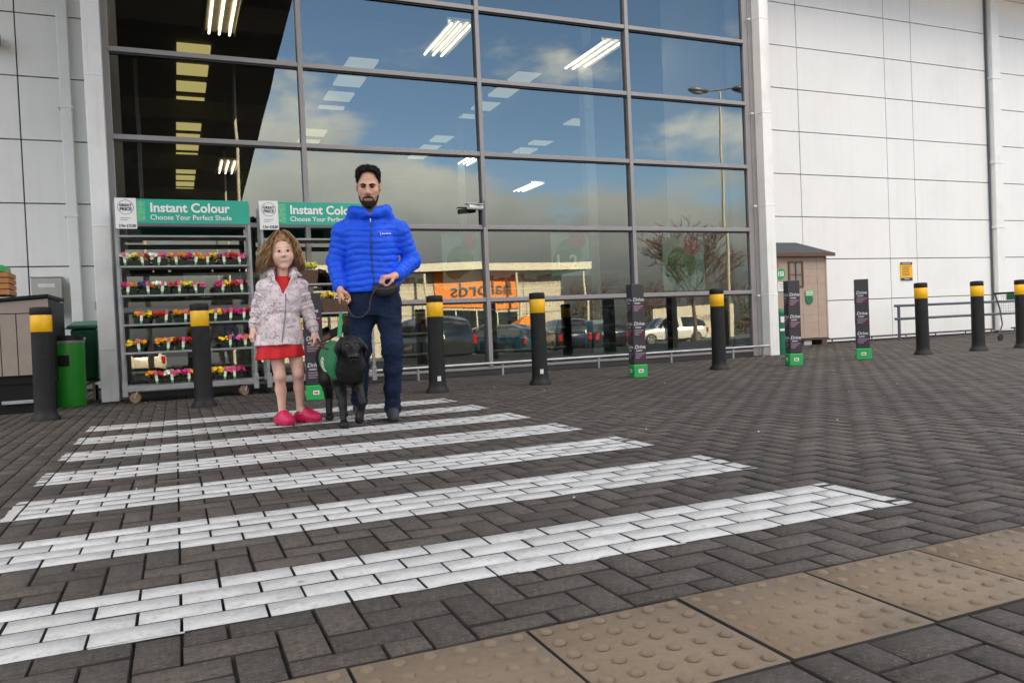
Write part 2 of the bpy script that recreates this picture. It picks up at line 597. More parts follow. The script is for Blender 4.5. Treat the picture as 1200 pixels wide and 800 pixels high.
def coat_mat():
    m, nt, bs = new_mat('pale lilac printed nylon')
    L = nt.links.new
    tc = N(nt, 'ShaderNodeTexCoord')
    nz = N(nt, 'ShaderNodeTexNoise', Scale=22.0, Detail=3.0)
    L(tc.outputs['Object'], nz.inputs['Vector'])
    vs = N(nt, 'ShaderNodeVectorMath', operation='MULTIPLY_ADD')
    vs.inputs[1].default_value = (.09, .09, .09)
    L(nz.outputs['Color'], vs.inputs[0])
    L(tc.outputs['Object'], vs.inputs[2])
    base = (.72, .60, .62)
    out = None
    specs = [(22.0, .42, .10, (.30, .25, .31)), (36.0, .40, .11, (.38, .32, .37)), (28.0, .20, .12, (.33, .27, .33))]
    prev = None
    for sc, a, b, colr in specs:
        vo = N(nt, 'ShaderNodeTexVoronoi', Scale=sc)
        L(vs.outputs[0], vo.inputs['Vector'])
        sb0 = N(nt, 'ShaderNodeMath', operation='SUBTRACT')
        L(vo.outputs['Distance'], sb0.inputs[0])
        sb0.inputs[1].default_value = a
        ab = N(nt, 'ShaderNodeMath', operation='ABSOLUTE')
        L(sb0.outputs['Value'], ab.inputs[0])
        mr = N(nt, 'ShaderNodeMapRange')
        mr.inputs['From Min'].default_value = b * .4
        mr.inputs['From Max'].default_value = b
        mr.inputs['To Min'].default_value = 1.0
        mr.inputs['To Max'].default_value = 0.0
        L(ab.outputs['Value'], mr.inputs['Value'])
        n2 = N(nt, 'ShaderNodeTexNoise', Scale=sc * .7, Detail=1.0)
        L(tc.outputs['Object'], n2.inputs['Vector'])
        m2 = N(nt, 'ShaderNodeMapRange')
        m2.inputs['From Min'].default_value = .47
        m2.inputs['From Max'].default_value = .56
        L(n2.outputs['Fac'], m2.inputs['Value'])
        mu = N(nt, 'ShaderNodeMath', operation='MULTIPLY')
        L(mr.outputs['Result'], mu.inputs[0])
        L(m2.outputs['Result'], mu.inputs[1])
        mx = N(nt, 'ShaderNodeMix', data_type='RGBA')
        L(mu.outputs['Value'], mx.inputs['Factor'])
        if prev is None:
            mx.inputs['A'].default_value = c4(base)
        else:
            L(prev, mx.inputs['A'])
        mx.inputs['B'].default_value = c4(colr)
        prev = mx.outputs['Result']
    L(prev, bs.inputs['Base Color'])
    bs.inputs['Roughness'].default_value = .55
    n3 = N(nt, 'ShaderNodeTexNoise', Scale=22.0, Detail=3.0)
    L(tc.outputs['Object'], n3.inputs['Vector'])
    bp = N(nt, 'ShaderNodeBump', Strength=.45, Distance=.02)
    L(n3.outputs['Fac'], bp.inputs['Height'])
    L(bp.outputs['Normal'], bs.inputs['Normal'])
    return m


M['coat'] = coat_mat()


def paver_mat(name, a, b, rough, paint=False, calm=False):
    m, nt, bs = new_mat(name)
    L = nt.links.new
    tc = N(nt, 'ShaderNodeTexCoord')
    at = N(nt, 'ShaderNodeAttribute', attribute_name='Tint')
    big = N(nt, 'ShaderNodeTexNoise', Scale=.55, Detail=5.0, Roughness=.6)
    fine = N(nt, 'ShaderNodeTexNoise', Scale=48.0, Detail=8.0, Roughness=.8)
    L(tc.outputs['Object'], big.inputs['Vector'])
    L(tc.outputs['Object'], fine.inputs['Vector'])
    mx = N(nt, 'ShaderNodeMix', data_type='RGBA')
    L(at.outputs['Fac'], mx.inputs['Factor'])
    mx.inputs['A'].default_value = c4(a)
    mx.inputs['B'].default_value = c4(b)
    s1 = N(nt, 'ShaderNodeMapRange')
    s1.inputs['From Min'].default_value = .3
    s1.inputs['From Max'].default_value = .7
    s1.inputs['To Min'].default_value = .88 if paint else .78
    s1.inputs['To Max'].default_value = 1.05 if paint else 1.2
    L(big.outputs['Fac'], s1.inputs['Value'])
    s2 = N(nt, 'ShaderNodeMapRange')
    s2.inputs['From Min'].default_value = .38
    s2.inputs['From Max'].default_value = .62
    s2.inputs['To Min'].default_value = .88 if paint or calm else .5
    s2.inputs['To Max'].default_value = 1.08 if paint or calm else 1.5
    L(fine.outputs['Fac'], s2.inputs['Value'])
    mu = N(nt, 'ShaderNodeMath', operation='MULTIPLY')
    L(s1.outputs['Result'], mu.inputs[0])
    L(s2.outputs['Result'], mu.inputs[1])
    vm = N(nt, 'ShaderNodeVectorMath', operation='SCALE')
    L(mx.outputs['Result'], vm.inputs[0])
    L(mu.outputs['Value'], vm.inputs['Scale'])
    col = vm.outputs['Vector']
    # bright grit and, on the paint, worn spots
    gr = N(nt, 'ShaderNodeTexNoise', Scale=95.0 if not paint else 20.0, Detail=8.0, Roughness=.78)
    L(tc.outputs['Object'], gr.inputs['Vector'])
    g2 = N(nt, 'ShaderNodeMapRange')
    g2.inputs['From Min'].default_value = .565 if not paint else .535
    g2.inputs['From Max'].default_value = .65 if not paint else .60
    g2.inputs['To Max'].default_value = .12 if calm else (.5 if not paint else .55)
    L(gr.outputs['Fac'], g2.inputs['Value'])
    m3 = N(nt, 'ShaderNodeMix', data_type='RGBA')
    L(g2.outputs['Result'], m3.inputs['Factor'])
    L(col, m3.inputs['A'])
    m3.inputs['B'].default_value = c4((.24, .23, .22) if not paint else (.30, .29, .28))
    # trodden-in gum spots and old spills with shapes of their own
    vo = N(nt, 'ShaderNodeTexVoronoi', Scale=2.6)
    L(tc.outputs['Object'], vo.inputs['Vector'])
    sr_ = N(nt, 'ShaderNodeMapRange')
    sr_.inputs['From Min'].default_value = .035
    sr_.inputs['From Max'].default_value = .050
    sr_.inputs['To Min'].default_value = .55
    sr_.inputs['To Max'].default_value = 0
    L(vo.outputs['Distance'], sr_.inputs['Value'])
    m5 = N(nt, 'ShaderNodeMix', data_type='RGBA')
    L(sr_.outputs['Result'], m5.inputs['Factor'])
    L(m3.outputs['Result'], m5.inputs['A'])
    m5.inputs['B'].default_value = c4((.028, .026, .025) if paint else (.030, .027, .026))
    sp = N(nt, 'ShaderNodeTexNoise', Scale=1.3, Detail=7.0, Roughness=.7)
    L(tc.outputs['Object'], sp.inputs['Vector'])
    s5 = N(nt, 'ShaderNodeMapRange')
    s5.inputs['From Min'].default_value = .53
    s5.inputs['From Max'].default_value = .68
    s5.inputs['To Max'].default_value = .40
    L(sp.outputs['Fac'], s5.inputs['Value'])
    m6 = N(nt, 'ShaderNodeMix', data_type='RGBA')
    L(s5.outputs['Result'], m6.inputs['Factor'])
    L(m5.outputs['Result'], m6.inputs['A'])
    m6.inputs['B'].default_value = c4((.26, .25, .24) if paint else (.040, .036, .032))
    L(m6.outputs['Result'], bs.inputs['Base Color'])
    bs.inputs['Roughness'].default_value = rough
    bp = N(nt, 'ShaderNodeBump', Strength=.18 if calm else .55, Distance=.004)
    L(fine.outputs['Fac'], bp.inputs['Height'])
    L(bp.outputs['Normal'], bs.inputs['Normal'])
    return m


M['paver'] = paver_mat('grey brown concrete block', (.042, .034, .029), (.078, .064, .055), .85)
M['paver_white'] = paver_mat('white road paint on block', (.49, .495, .50), (.60, .605, .61), .65, True)
M['tactile'] = paver_mat('buff tactile slab', (.175, .130, .090), (.210, .158, .110), .88, False, True)
# ------------------------------------------------------------------ ground: one sheet to the horizon, forecourt block paving, crossing, tactile slabs
GD = 10.23         # glass plane
WY = 12.59         # cladding plane
PARK = -.35         # level of the car park


def gz(y):
    if y > -3.5:
        return -.02
    if y < -9:
        return PARK
    t = (-3.5 - y) / 5.5
    return -.02 + (PARK + .02) * t


gb = MB()
gys = [400, 60, 30, 13, 8, 4, 0, -3.5, -5, -6.5, -9, -14, -30, -60, -400]
gxs = [-400, -60, -20, -8, 0, 8, 16, 24, 40, 80, 400]
for y in gys:
    for x in gxs:
        gb.v.append((x, y, gz(y)))
nx = len(gxs)
for j in range(len(gys) - 1):
    for i in range(nx - 1):
        gb.f.append((j * nx + i, (j + 1) * nx + i, (j + 1) * nx + i + 1, j * nx + i + 1))
        gb.m.append(0)
tag(gb.build('ground', M['asphalt']), 'grey asphalt ground and car park reaching the horizon', kind='structure')

sb = MB()
sb.box(-9, 24, -3.3, 13.2, -.0165, -.0095)
tag(sb.build('paving_bed', M['joint_sand']), 'dark sand joints between the paving blocks', kind='structure')

AX, AY = .1005, .101
OX, OY = -.2206, 2.0065
STR_I = (-4, 25)
JG = .0024


def in_stripe(i, j):
    return STR_I[0] <= i < STR_I[1] and 0 <= j < 52 and (j % 8) < 4


class Pav:
    def __init__(s):
        s.v = []
        s.t = []

    def add(s, x0, x1, y0, y1, dz=.0012, bev=.0022, zb=-.012, ky=1.0):
        if x1 - x0 < .02 or y1 - y0 < .02:
            return
        g = JG * random.uniform(.6, 1.5)
        x0 += g; x1 -= g; y0 += g * ky; y1 -= g * ky
        b = bev * random.uniform(.7, 1.3)
        z = [random.uniform(-dz, dz) for _ in range(1)] * 4
        tx, ty = random.uniform(-dz, dz) * .6, random.uniform(-dz, dz) * .6
        z = [z[0] - tx - ty, z[1] + tx - ty, z[2] + tx + ty, z[3] - tx + ty]
        s.v += [(x0, y0, zb), (x1, y0, zb), (x1, y1, zb), (x0, y1, zb),
                (x0 + b, y0 + b, z[0]), (x1 - b, y0 + b, z[1]), (x1 - b, y1 - b, z[2]), (x0 + b, y1 - b, z[3])]
        s.t.append(random.random() ** 1.2)

    def build(s, name, m):
        n = len(s.t)
        me = bpy.data.meshes.new(name)
        me.vertices.add(n * 8)
        me.vertices.foreach_set('co', np.array(s.v, np.float32).ravel())
        base = np.array([[4, 5, 6, 7], [0, 1, 5, 4], [1, 2, 6, 5], [2, 3, 7, 6], [3, 0, 4, 7]], np.int32)
        Q = (np.arange(n, dtype=np.int32)[:, None, None] * 8 + base[None]).reshape(-1, 4)
        me.loops.add(len(Q) * 4)
        me.loops.foreach_set('vertex_index', Q.ravel())
        me.polygons.add(len(Q))
        me.polygons.foreach_set('loop_start', np.arange(len(Q), dtype=np.int32) * 4)
        me.update(calc_edges=True)
        at = me.color_attributes.new('Tint', 'FLOAT_COLOR', 'POINT')
        T = np.repeat(np.array(s.t), 8)
        at.data.foreach_set('color', np.stack([T, T, T, np.ones_like(T)], 1).astype(np.float32).ravel())
        me.materials.append(m)
        me.materials.append(M['joint_sand'])
        me.polygons.foreach_set('material_index', np.tile(np.array([0, 1, 1, 1, 1], np.int32), n))
        o = bpy.data.objects.new(name, me)
        COL.objects.link(o)
        return o


TY0, TY1 = 1.214, 1.622        # tactile strip
pv = Pav()


def emit(i0, i1, j0, j1):
    x0, x1 = OX + i0 * AX, OX + i1 * AX
    y0, y1 = OY + j0 * AY, OY + j1 * AY
    if 0 < TY0 - y1 < .03:
        y1 = TY0
    if y1 <= TY0 or y0 >= TY1:
        pv.add(x0, x1, y0, y1)
    elif y0 < TY1 < y1:
        pv.add(x0, x1, TY1, y1)
    elif y0 < TY0 < y1:
        pv.add(x0, x1, y0, TY0)


I0, I1 = int((-8 - OX) / AX), int((22.5 - OX) / AX)
J0, J1 = int((-2.5 - OY) / AY), int((12.75 - OY) / AY)
LEFT_I = -5
for i in range(I0, I1):
    x = OX + i * AX
    for j in range(J0, J1):
        y = OY + j * AY
        # skip what the place never shows: far outside the forecourt wedge around the camera
        if (x < -3.5 - .25 * max(y, 0)) or (x > 6.5 + 1.35 * max(y, 0)):
            continue
        if -.62 < x < 8.6 and y > GD - .1:
            continue
        if in_stripe(i, j):
            continue
        if i <= LEFT_I:                      # plain courses running away from the camera beside the crossing
            if (j + (i % 2)) % 2 == 0:
                emit(i, i + 1, j, j + 2)
            continue
        c = (i - j) % 4
        if c == 0:
            if i + 1 <= LEFT_I or in_stripe(i + 1, j):
                emit(i, i + 1, j, j + 1)
            else:
                emit(i, i + 2, j, j + 1)
        elif c == 1:
            if i - 1 <= LEFT_I or in_stripe(i - 1, j):
                emit(i, i + 1, j, j + 1)
        elif c == 3:
            if in_stripe(i, j + 1):
                emit(i, i + 1, j, j + 1)
            else:
                emit(i, i + 1, j, j + 2)
        elif c == 2:
            if in_stripe(i, j - 1):
                emit(i, i + 1, j, j + 1)
tag(pv.build('paving', M['paver']), 'grey brown block paving laid in herringbone', kind='structure')

XL, XR = -.668, 2.357
for k in range(7):
    st = Pav()
    for r_ in range(4):
        j = k * 8 + r_
        y0 = OY + j * AY
        i = STR_I[0] - (1 if r_ % 2 else 0)
        while i < STR_I[1]:
            a, b = max(i, STR_I[0]), min(i + 2, STR_I[1])
            if b > a:
                st.add(OX + a * AX, OX + b * AX, y0, y0 + AY, dz=.0008, bev=.0016, ky=.5)
            i += 2
    o = st.build('crossing_stripe', M['paver_white'])
    tag(o, 'white painted stripe of the zebra crossing, %s from the tactile slabs' % ['first', 'second', 'third', 'fourth', 'fifth', 'sixth', 'seventh'][k], kind='structure', group='stripes of the zebra crossing')
    # overspill of the paint past the last whole blocks and along the long edges
    ob = MB()
    y0, y1 = OY + k * 8 * AY, OY + (k * 8 + 4) * AY
    for (xa, xb) in ((XL, OX + STR_I[0] * AX - .003), (OX + STR_I[1] * AX + .003, XR)):
        nseg = 14
        for s_ in range(nseg):
            if random.random() < .22:
                continue
            ya = y0 + (y1 - y0) * s_ / nseg
            yb = y0 + (y1 - y0) * (s_ + 1) / nseg
            w = random.uniform(-.004, .004)
            ob.quad((xa + (w if xa == XL else 0), ya, .0024), (xb + (w if xb == XR else 0), ya, .0024), (xb + (w if xb == XR else 0), yb, .0024), (xa + (w if xa == XL else 0), yb, .0024))
    nseg = 60
    for (yy, sg) in ((y0 - .0035, -1),):
        prev = random.uniform(.0, .010)
        for s_ in range(nseg):
            gate = .5 + .5 * mnoise.noise(Vector((s_ * .23 + k * 9, yy * 7, sg)))
            xa = XL + (XR - XL) * s_ / nseg
            xb = XL + (XR - XL) * (s_ + 1) / nseg
            nw = max(0.0, min(.011, prev + random.uniform(-.006, .006)))
            if (prev > .003 or nw > .003) and gate > .52:
                q = [(xa, yy, .0024), (xb, yy, .0024), (xb, yy + sg * nw, .0024), (xa, yy + sg * prev, .0024)]
                ob.quad(*(q if sg > 0 else q[::-1]))
            prev = nw
    ov = ob.build('paint_edge', M['paver_white'], o, local=True)

# tactile slabs with flattened domes
TS = .403
tp = Pav()
tb = MB()
bz = MB()
for k in range(-8, 26):
    x0 = .694 + k * TS
    cx, cy = x0 + TS / 2, (TY0 + TY1) / 2
    tp.add(x0 - .001, x0 + TS + .001, TY0 + .0005, TY1 - .0005, dz=.0015, bev=.0025)
    for a in range(6):
        for b in range(6):
            px_ = x0 + TS * (a + .5) / 6
            py_ = TY0 + .002 + TS * (b + .5) / 6
            R1, R2, hh = .0160, .0105, random.uniform(.0046, .0064)
            vs = []
            for (rr, zz) in ((R1, -.0004), (R1 * .86, hh * .7), (R2, hh)):
                for q in range(10):
                    an = 2 * PI * q / 10
                    vs.append((px_ + rr * math.cos(an), py_ + rr * math.sin(an), zz + .0005))
            fs = []
            for lv in (0, 1):
                for q in range(10):
                    fs.append((lv * 10 + q, lv * 10 + (q + 1) % 10, (lv + 1) * 10 + (q + 1) % 10, (lv + 1) * 10 + q))
            fs.append(tuple(20 + q for q in range(10)))
            bz.add(vs, fs)
o = tp.build('tactile_paving', M['tactile'])
tag(o, 'row of worn buff tactile paving slabs in the foreground', kind='structure')
bo = bz.build('blisters', M['tactile'], o, smooth=True, local=True)

# small litter: pale grit and crumbs on the paving
lt = MB()
for q in range(34):
    x, y = random.uniform(-1, 12), random.uniform(1.7, 10)
    r_ = random.uniform(.003, .008)
    lt.ball((x, y, .004), (r_, r_ * random.uniform(.5, 1), .003), 6, 4)
tag(lt.build('litter', M['sticker']), 'pale crumbs and grit scattered on the paving', kind='stuff')
# ------------------------------------------------------------------ the store: cladding, window wall, columns, roof, inside
store = thing('store_building', 'large white clad store with tall grey framed shop windows', 'building', (4, 12, 0))


def cladding(name, xs, x_lo, x_hi, z_hi):
    cb = MB()
    cb.box(x_lo, x_hi, WY + .045, WY + .25, -.02, z_hi, 1)
    zs = [-.3 + .03, .89, 1.76, 2.63, 3.50, 4.37, 5.23, 6.09, 6.95, 7.82, 8.6]
    ex = [x_lo] + xs + [x_hi]
    g = .0085
    for i in range(len(ex) - 1):
        for j in range(len(zs) - 1):
            z0, z1 = max(zs[j], .02), min(zs[j + 1], z_hi)
            if z1 - z0 < .05:
                continue
            cb.box(ex[i] + g, ex[i + 1] - g, WY + random.uniform(-.002, .002), WY + .05, z0 + g, z1 - g, 0)
    o = cb.build(name, [M['white_panel'], M['joint']], store, bevel=.004)
    return o


cladding('cladding', [11.97, 14.42, 15.235, 17.62, 20.0, 22.4], 9.0, 26.0, 8.3)
cladding('cladding', [-6.6, -4.2, -1.81], -14.0, -.6, 8.3)
rb = MB()
rb.box(-14, 8.95, 9.96, 50, 8.62, 9.1)
rb.box(8.952, 26, 10.75, 50, 8.62, 9.1)
rb.box(-14, 8.95, 9.9, 9.958, 8.35, 9.14)
rb.box(8.96, 26, 10.69, 10.748, 8.35, 9.14)
rb.build('roof', M['roof'], store)
sf = MB()
sf.box(-14, 8.9, 9.96, WY + .2, 8.56, 8.617)
sf.box(8.96, 26, 10.75, WY + .2, 8.40, 8.617)
sf.build('soffit', M['soffit'], store)

# window wall frame
ZT = [1.04, 2.042, 3.052, 4.062, 5.05, 6.06, 7.07, 8.1]
XM = [1.61, 4.02, 6.42]
FX0, FX1 = -.545, 8.60
ww = MB()
ww.box(FX0 - .12, FX0, GD - .02, GD + .2, 0, 8.5)            # outer jambs
ww.box(FX1, FX1 + .10, GD - .02, GD + .2, 0, 8.5)
ww.box(FX0, FX1, GD - .035, GD + .18, .075, .11)
ww.box(FX0, FX1, GD - .02, GD + .18, 0, .0748, 1)
ww.box(FX0, FX1, GD - .03, GD + .18, 8.12, 8.5)
wwo = ww.build('window_wall', [M['alu'], M['alu_dark']], store, bevel=.004)
for x in XM:
    mb = MB()
    mb.box(x - .030, x + .030, GD - .045, GD + .12, .105, 8.13)
    mb.build('mullion', M['alu'], wwo, bevel=.004)
ex = [FX0] + XM + [FX1]
for z in ZT[:-1]:
    mb = MB()
    for i in range(4):
        a = ex[i] + (.026 if i else -.005)
        b = ex[i + 1] - (.026 if i < 3 else -.005)
        mb.box(a - .002, b + .002, GD - .035, GD + .11, z - .029, z + .029, 0)
        mb.box(a, b, GD - .012, GD - .004, z - .05, z - .0292, 1)
    mb.build('transom', [M['alu'], M['alu_dark']], wwo, bevel=.003)
zz_ = [.11] + ZT
for i in range(4):
    for j in range(len(zz_) - 1):
        a, b = ex[i] + .01, ex[i + 1] - .01
        z0, z1 = zz_[j] + .01, zz_[j + 1] - .01
        w, h = b - a, z1 - z0
        pb = MB()
        pb.box(-w / 2, w / 2, -.001, .001, -h / 2, h / 2)
        pb.f = [(0, 1, 5, 4)]
        pb.m = [0]
        p = pb.build('pane', M['glass'], None)
        p.location = ((a + b) / 2, GD + .02, (z0 + z1) / 2)
        p.rotation_euler = (rad(random.gauss(0, .07) - (.45 if j == 0 else 0)), 0, rad(random.gauss(0, .07)))
        attach(p, wwo)
# dark inner reveal at the right jamb
rv = MB()
rv.box(FX1 - .22, FX1 - .002, GD + .13, GD + .22, .1, 8.1)
rv.build('inner_reveal', M['alu_dark'], wwo)
# bay side walls
for (xa, xb) in ((-.66, -.56), (8.72, 8.86)):
    sw = MB()
    sw.box(xa, xb, GD + .225, WY + .04, 0, 8.5)
    sw.build('side_wall', M['white_panel'], store)

# white columns in front of the jambs
for (x0, x1, nm) in ((-.80, -.615, 'l'), (8.80, 8.98, 'r')):
    cb = MB()
    if nm == 'l':
        cb.box(x0, x1, GD - .20, GD - .03, 0, 8.55)
    else:
        cb.box(8.79, 8.975, GD - .20, GD + .22, 0, 8.55)
        cb.box(8.702, 8.788, GD - .03, GD + .2, 0, 8.55, 1)
    co = cb.build('column', [M['white_steel'], M['alu']], store, bevel=.008)
    for z in ([.60, 2.0, 3.70, 5.5] if nm == 'l' else [.98, 2.42, 3.9, 5.4]):
        kb = MB()
        a, b = (x0 - .002, x1 + .002) if nm == 'l' else (8.787, 8.978)
        kb.box(a, b, GD - .203, GD - .05, z - .012, z + .012)
        if nm == 'r':
            kb.box(8.66, 8.704, GD - .10, GD - .06, z - .02, z + .008)
        kb.build('joint_clip', M['white_steel'], co, bevel=.004)
# rectangular downpipes on the cladding
for (x0, x1, side) in ((-1.30, -1.165, 0), (17.66, 17.92, 1)):
    cb = MB()
    cb.box(x0, x1, WY - .16, WY - .02, .05, 8.5)
    if side:
        cb.box(x0 - .05, x0 - .012, WY - .05, WY - .012, .1, 8.5, 1)  # dark strip put in as the pipe's shaded side
    do = cb.build('downpipe', [M['white_pipe'], M['dark_steel']], store, bevel=.012)
    for z in (.7, 2.45, 3.95, 5.9):
        kb = MB()
        kb.box(x0 - .03, x1 + .012, WY - .168, WY - .01, z - .022, z + .022)
        kb.build('pipe_bracket', M['white_pipe'], do, bevel=.004)
vb = MB()
vb.box(-1.02, -.955, WY - .05, WY - .005, 1.14, 1.26)
vb.build('vent', M['cabinet'], store, bevel=.006)

# inside
fb = MB()
fb.box(-.56, 8.72, GD + .05, WY + .26, -.012, .004)
fb.box(-14, 26, WY + .262, 50, -.012, .004)
tag(fb.build('shop_floor', pm('shop floor vinyl', (.06, .06, .058), .35, var=.06)), 'grey vinyl shop floor behind the windows', kind='structure')
ib = MB()
ib.box(-14, 26, WY + .3, 49.8, 7.45, 7.6)
ib.box(-.7, 8.9, GD + .25, WY + .4, 8.3, 8.4)
tag(ib.build('shop_ceiling', pm('dark roof deck', (.030, .024, .02), .7, var=.3, scale=1.5)), 'dark roof deck inside the shop', kind='structure')
for (a, b, c, d, nm) in ((-14, 26, 48, 48.2, 'back'), (-14.2, -14, WY, 48.2, 'left'), (26, 26.2, WY, 48.2, 'right')):
    wb = MB()
    wb.box(a, b, c, d, 0, 8.6)
    tag(wb.build('shop_wall', pm('inner wall ' + nm, (.10, .11, .10), .7, var=.1, scale=.6)), 'dim inner wall of the shop', kind='structure')
# upper floor front inside, with pale partition panels
mz = MB()
mz.box(3.2, 24, 33.0, 33.3, 3.3, 3.75)
mz.box(3.2, 24, 33.302, 47.9, 3.3, 3.4)
for k in range(2, 9):
    mz.box(k * 3.0 - .12, k * 3.0 + .12, 33.02, 33.28, 0, 3.298)
    mz.box(k * 3.0 - .12, k * 3.0 + .12, 33.02, 33.28, 3.752, 7.44)
mz.build('mezzanine', pm('grey mezzanine steel', (.17, .18, .18), .6), store)
M['partition'] = pm('pale green office partition', (.34, .42, .36), .6, var=.1, scale=.7)
for k in range(1, 8):
    if k % 3 != 1:
        pp = MB()
        pp.box(k * 3 + .35, k * 3 + 2.8, 33.6, 33.7, 3.85, 6.6)
        pp.build('partition', M['partition'], store)
bm_ = MB()
for y in (16.6, 23.6, 30.6, 37.6):
    bm_.box(-13.9, 25.9, y, y + .22, 6.75, 7.25)
for x in (-3.5, 2.9, 9.3, 15.7):
    bm_.box(x, x + .14, WY + .4, 47.9, 6.95, 7.3)
bm_.build('roof_beam', pm('dark brown beam', (.04, .032, .026), .6), store)
M['inner_post'] = pm('pale inner post', (.3, .32, .30), .5)
for (x, y) in ((8.1, 14.6), (8.1, 22.6), (-3.4, 18.6)):
    pst = MB()
    pst.box(x, x + .22, y, y + .22, 0, 6.8)
    pst.build('inner_post', M['inner_post'], store)

# rooflight panels in rows along the ceiling, and pendant strip lights
M['rooflight'] = emis('pale yellow rooflight', (.95, .80, .34), .12)
M['rooflight_cool'] = emis('cool white rooflight', (.95, .93, .72), .065)
M['lamp_tube'] = emis('bright lamp tube', (1.0, .95, .80), 1.0)
M['lamp_body'] = pm('lamp reflector', (.35, .30, .20), .3, .6)
ordn = ['first', 'second', 'third', 'fourth', 'fifth', 'sixth', 'seventh', 'eighth', 'ninth', 'tenth', 'eleventh', 'twelfth', 'thirteenth', 'fourteenth', 'fifteenth', 'sixteenth', 'seventeenth']
HZ = 7.38
rows = [(.72, .73, 19.6, 17, 'left', 'rooflight'), (4.65, .73, 19.5, 7, 'second', 'rooflight_cool'), (9.15, .73, 19.4, 8, 'third', 'rooflight_cool'), (12.9, .73, 23.4, 4, 'right', 'rooflight_cool')]
for (xc, w, y0, n, nm, mt) in rows:
    for k in range(n):
        rb_ = MB()
        y = y0 + k * 1.45
        rb_.box(xc - w / 2, xc + w / 2, y, y + .76, HZ, HZ + .06)
        o = rb_.build('rooflight', M[mt])
        tag(o, '%s rooflight panel from the window in the %s row of the shop ceiling' % (ordn[k], nm), 'rooflight', 'rooflight panels in the shop ceiling')


def pendant(x, y, z, label):
    t = thing('pendant_light', label, 'lamp', (x, y, z), 0, 'pendant strip lights inside the shop')
    b = MB()
    b.box(x - .26, x + .26, y - .85, y + .85, z + .05, z + .10)
    for s in (-1, 1):
        b.box(x + s * .26 - .012, x + s * .26 + .012, y - .85, y + .85, z - .02, z + .06)
    b.build('housing', M['lamp_body'], t)
    for s in (-1, 0, 1):
        lb = MB()
        lb.tube([(x + s * .17, y - .82, z), (x + s * .17, y + .82, z)], .019, 8)
        lb.build('lamp_tube', M['lamp_tube'], t)
    wb = MB()
    for s in (-.6, .6):
        wb.tube([(x, y + s, z + .1), (x, y + s, 7.45)], .006, 5)
    wb.build('hanger', M['dark_steel'], t)


pendant(.97, 14.0, 6.0, 'pendant strip light nearest the left jamb, yellow tinted')
pendant(4.9, 14.0, 6.0, 'pendant strip light behind the middle of the windows')
pendant(7.98, 14.0, 6.0, 'pendant strip light right of the middle mullions')
pendant(1.6, 24.0, 5.5, 'small far pendant light above the left trolley')
pendant(8.3, 22.0, 5.6, 'far pendant light beside the middle mullion')
pendant(11.5, 25.0, 5.4, 'far pendant light near the right jamb')

# shop shelving seen dimly behind the glass
prod = [pm('shelf goods %d' % q, c, .6, var=.5, scale=9) for q, c in enumerate([(.16, .05, .04), (.05, .09, .05), (.05, .06, .12), (.18, .15, .10), (.10, .10, .10)])]
for k, (x, y) in enumerate([(1.2, 16), (4.2, 17), (7.2, 16.5), (10.2, 17), (2.6, 21), (5.8, 21), (9.0, 21.5), (-2.0, 18), (13.2, 18)]):
    t = thing('gondola_shelf', 'dim shop shelving unit number %s behind the windows' % ordn[k], 'shelving', (x, y, 0), 0, 'shelving units inside the shop')
    b = MB()
    b.box(x - 1, x + 1, y, y + .04, 0, 1.9)
    for z in (.1, .55, 1.0, 1.45):
        b.box(x - 1, x + 1, y - .4, y - .002, z, z + .04)
    b.build('shelf_frame', M['cabinet'], t)
    g_ = MB()
    for z in (.142, .592, 1.042, 1.492):
        xx = x - .97
        while xx < x + .9:
            w = random.uniform(.1, .25)
            g_.box(xx, min(xx + w, x + .98), y - .36, y - .06, z, z + random.uniform(.15, .33), random.randrange(5))
            xx += w + .02
    g_.build('goods', prod, t)

# posters hung just inside the glass
M['poster'] = pm('pale turquoise poster', (.22, .40, .36), .6, var=.05)
M['poster_green'] = pm('poster green', (.03, .22, .09), .6)
M['poster_red'] = pm('poster faded red', (.36, .10, .12), .6)
M['poster_dark'] = pm('poster deep green', (.02, .13, .07), .6)
for (x0, x1, z0, z1, txt, lab) in ((3.42, 4.0, 1.20, 2.0, None, 'green plant poster hanging beside the mullion right of the man'), (5.08, 5.72, 1.36, 2.0, '1-2', 'pale turquoise poster with green leaf, red ball and white numbers'), (7.0, 7.78, 1.1, 1.96, None, 'tall green printed poster behind the reflected bare tree')):
    t = thing('poster', lab, 'poster', ((x0 + x1) / 2, GD + .1, z0), 0, 'posters inside the windows')
    b = MB()
    b.box(x0, x1, GD + .10, GD + .106, z0, z1)
    b.build('sheet', M['poster'], t)
    xm, w, h = (x0 + x1) / 2, x1 - x0, z1 - z0
    d = MB()
    for (cx, cz, r, mi) in ((xm - .05 * w, z0 + .5 * h, .34 * min(w, h), 0), (xm + .2 * w, z0 + .82 * h, .2 * min(w, h), 1), (xm - .2 * w, z0 + .35 * h, .25 * min(w, h), 2)):
        ring = [(cx + r * math.cos(a_ * PI / 12), GD + .098 - .001 * mi, cz + min(r, .95 * h) * math.sin(a_ * PI / 12)) for a_ in range(24)]
        ring = [(min(max(p[0], x0), x1), p[1], min(max(p[2], z0), z1)) for p in ring]
        d.add(ring, [tuple(range(24))], mi)
    d.build('printed_art', [M['poster_green'], M['poster_red'], M['poster_dark']], t)
    if txt:
        text_mesh('lettering', txt, .30, M['white_print'], front(x0 + .04, GD + .094, z0 + .10), t, bold=.004)

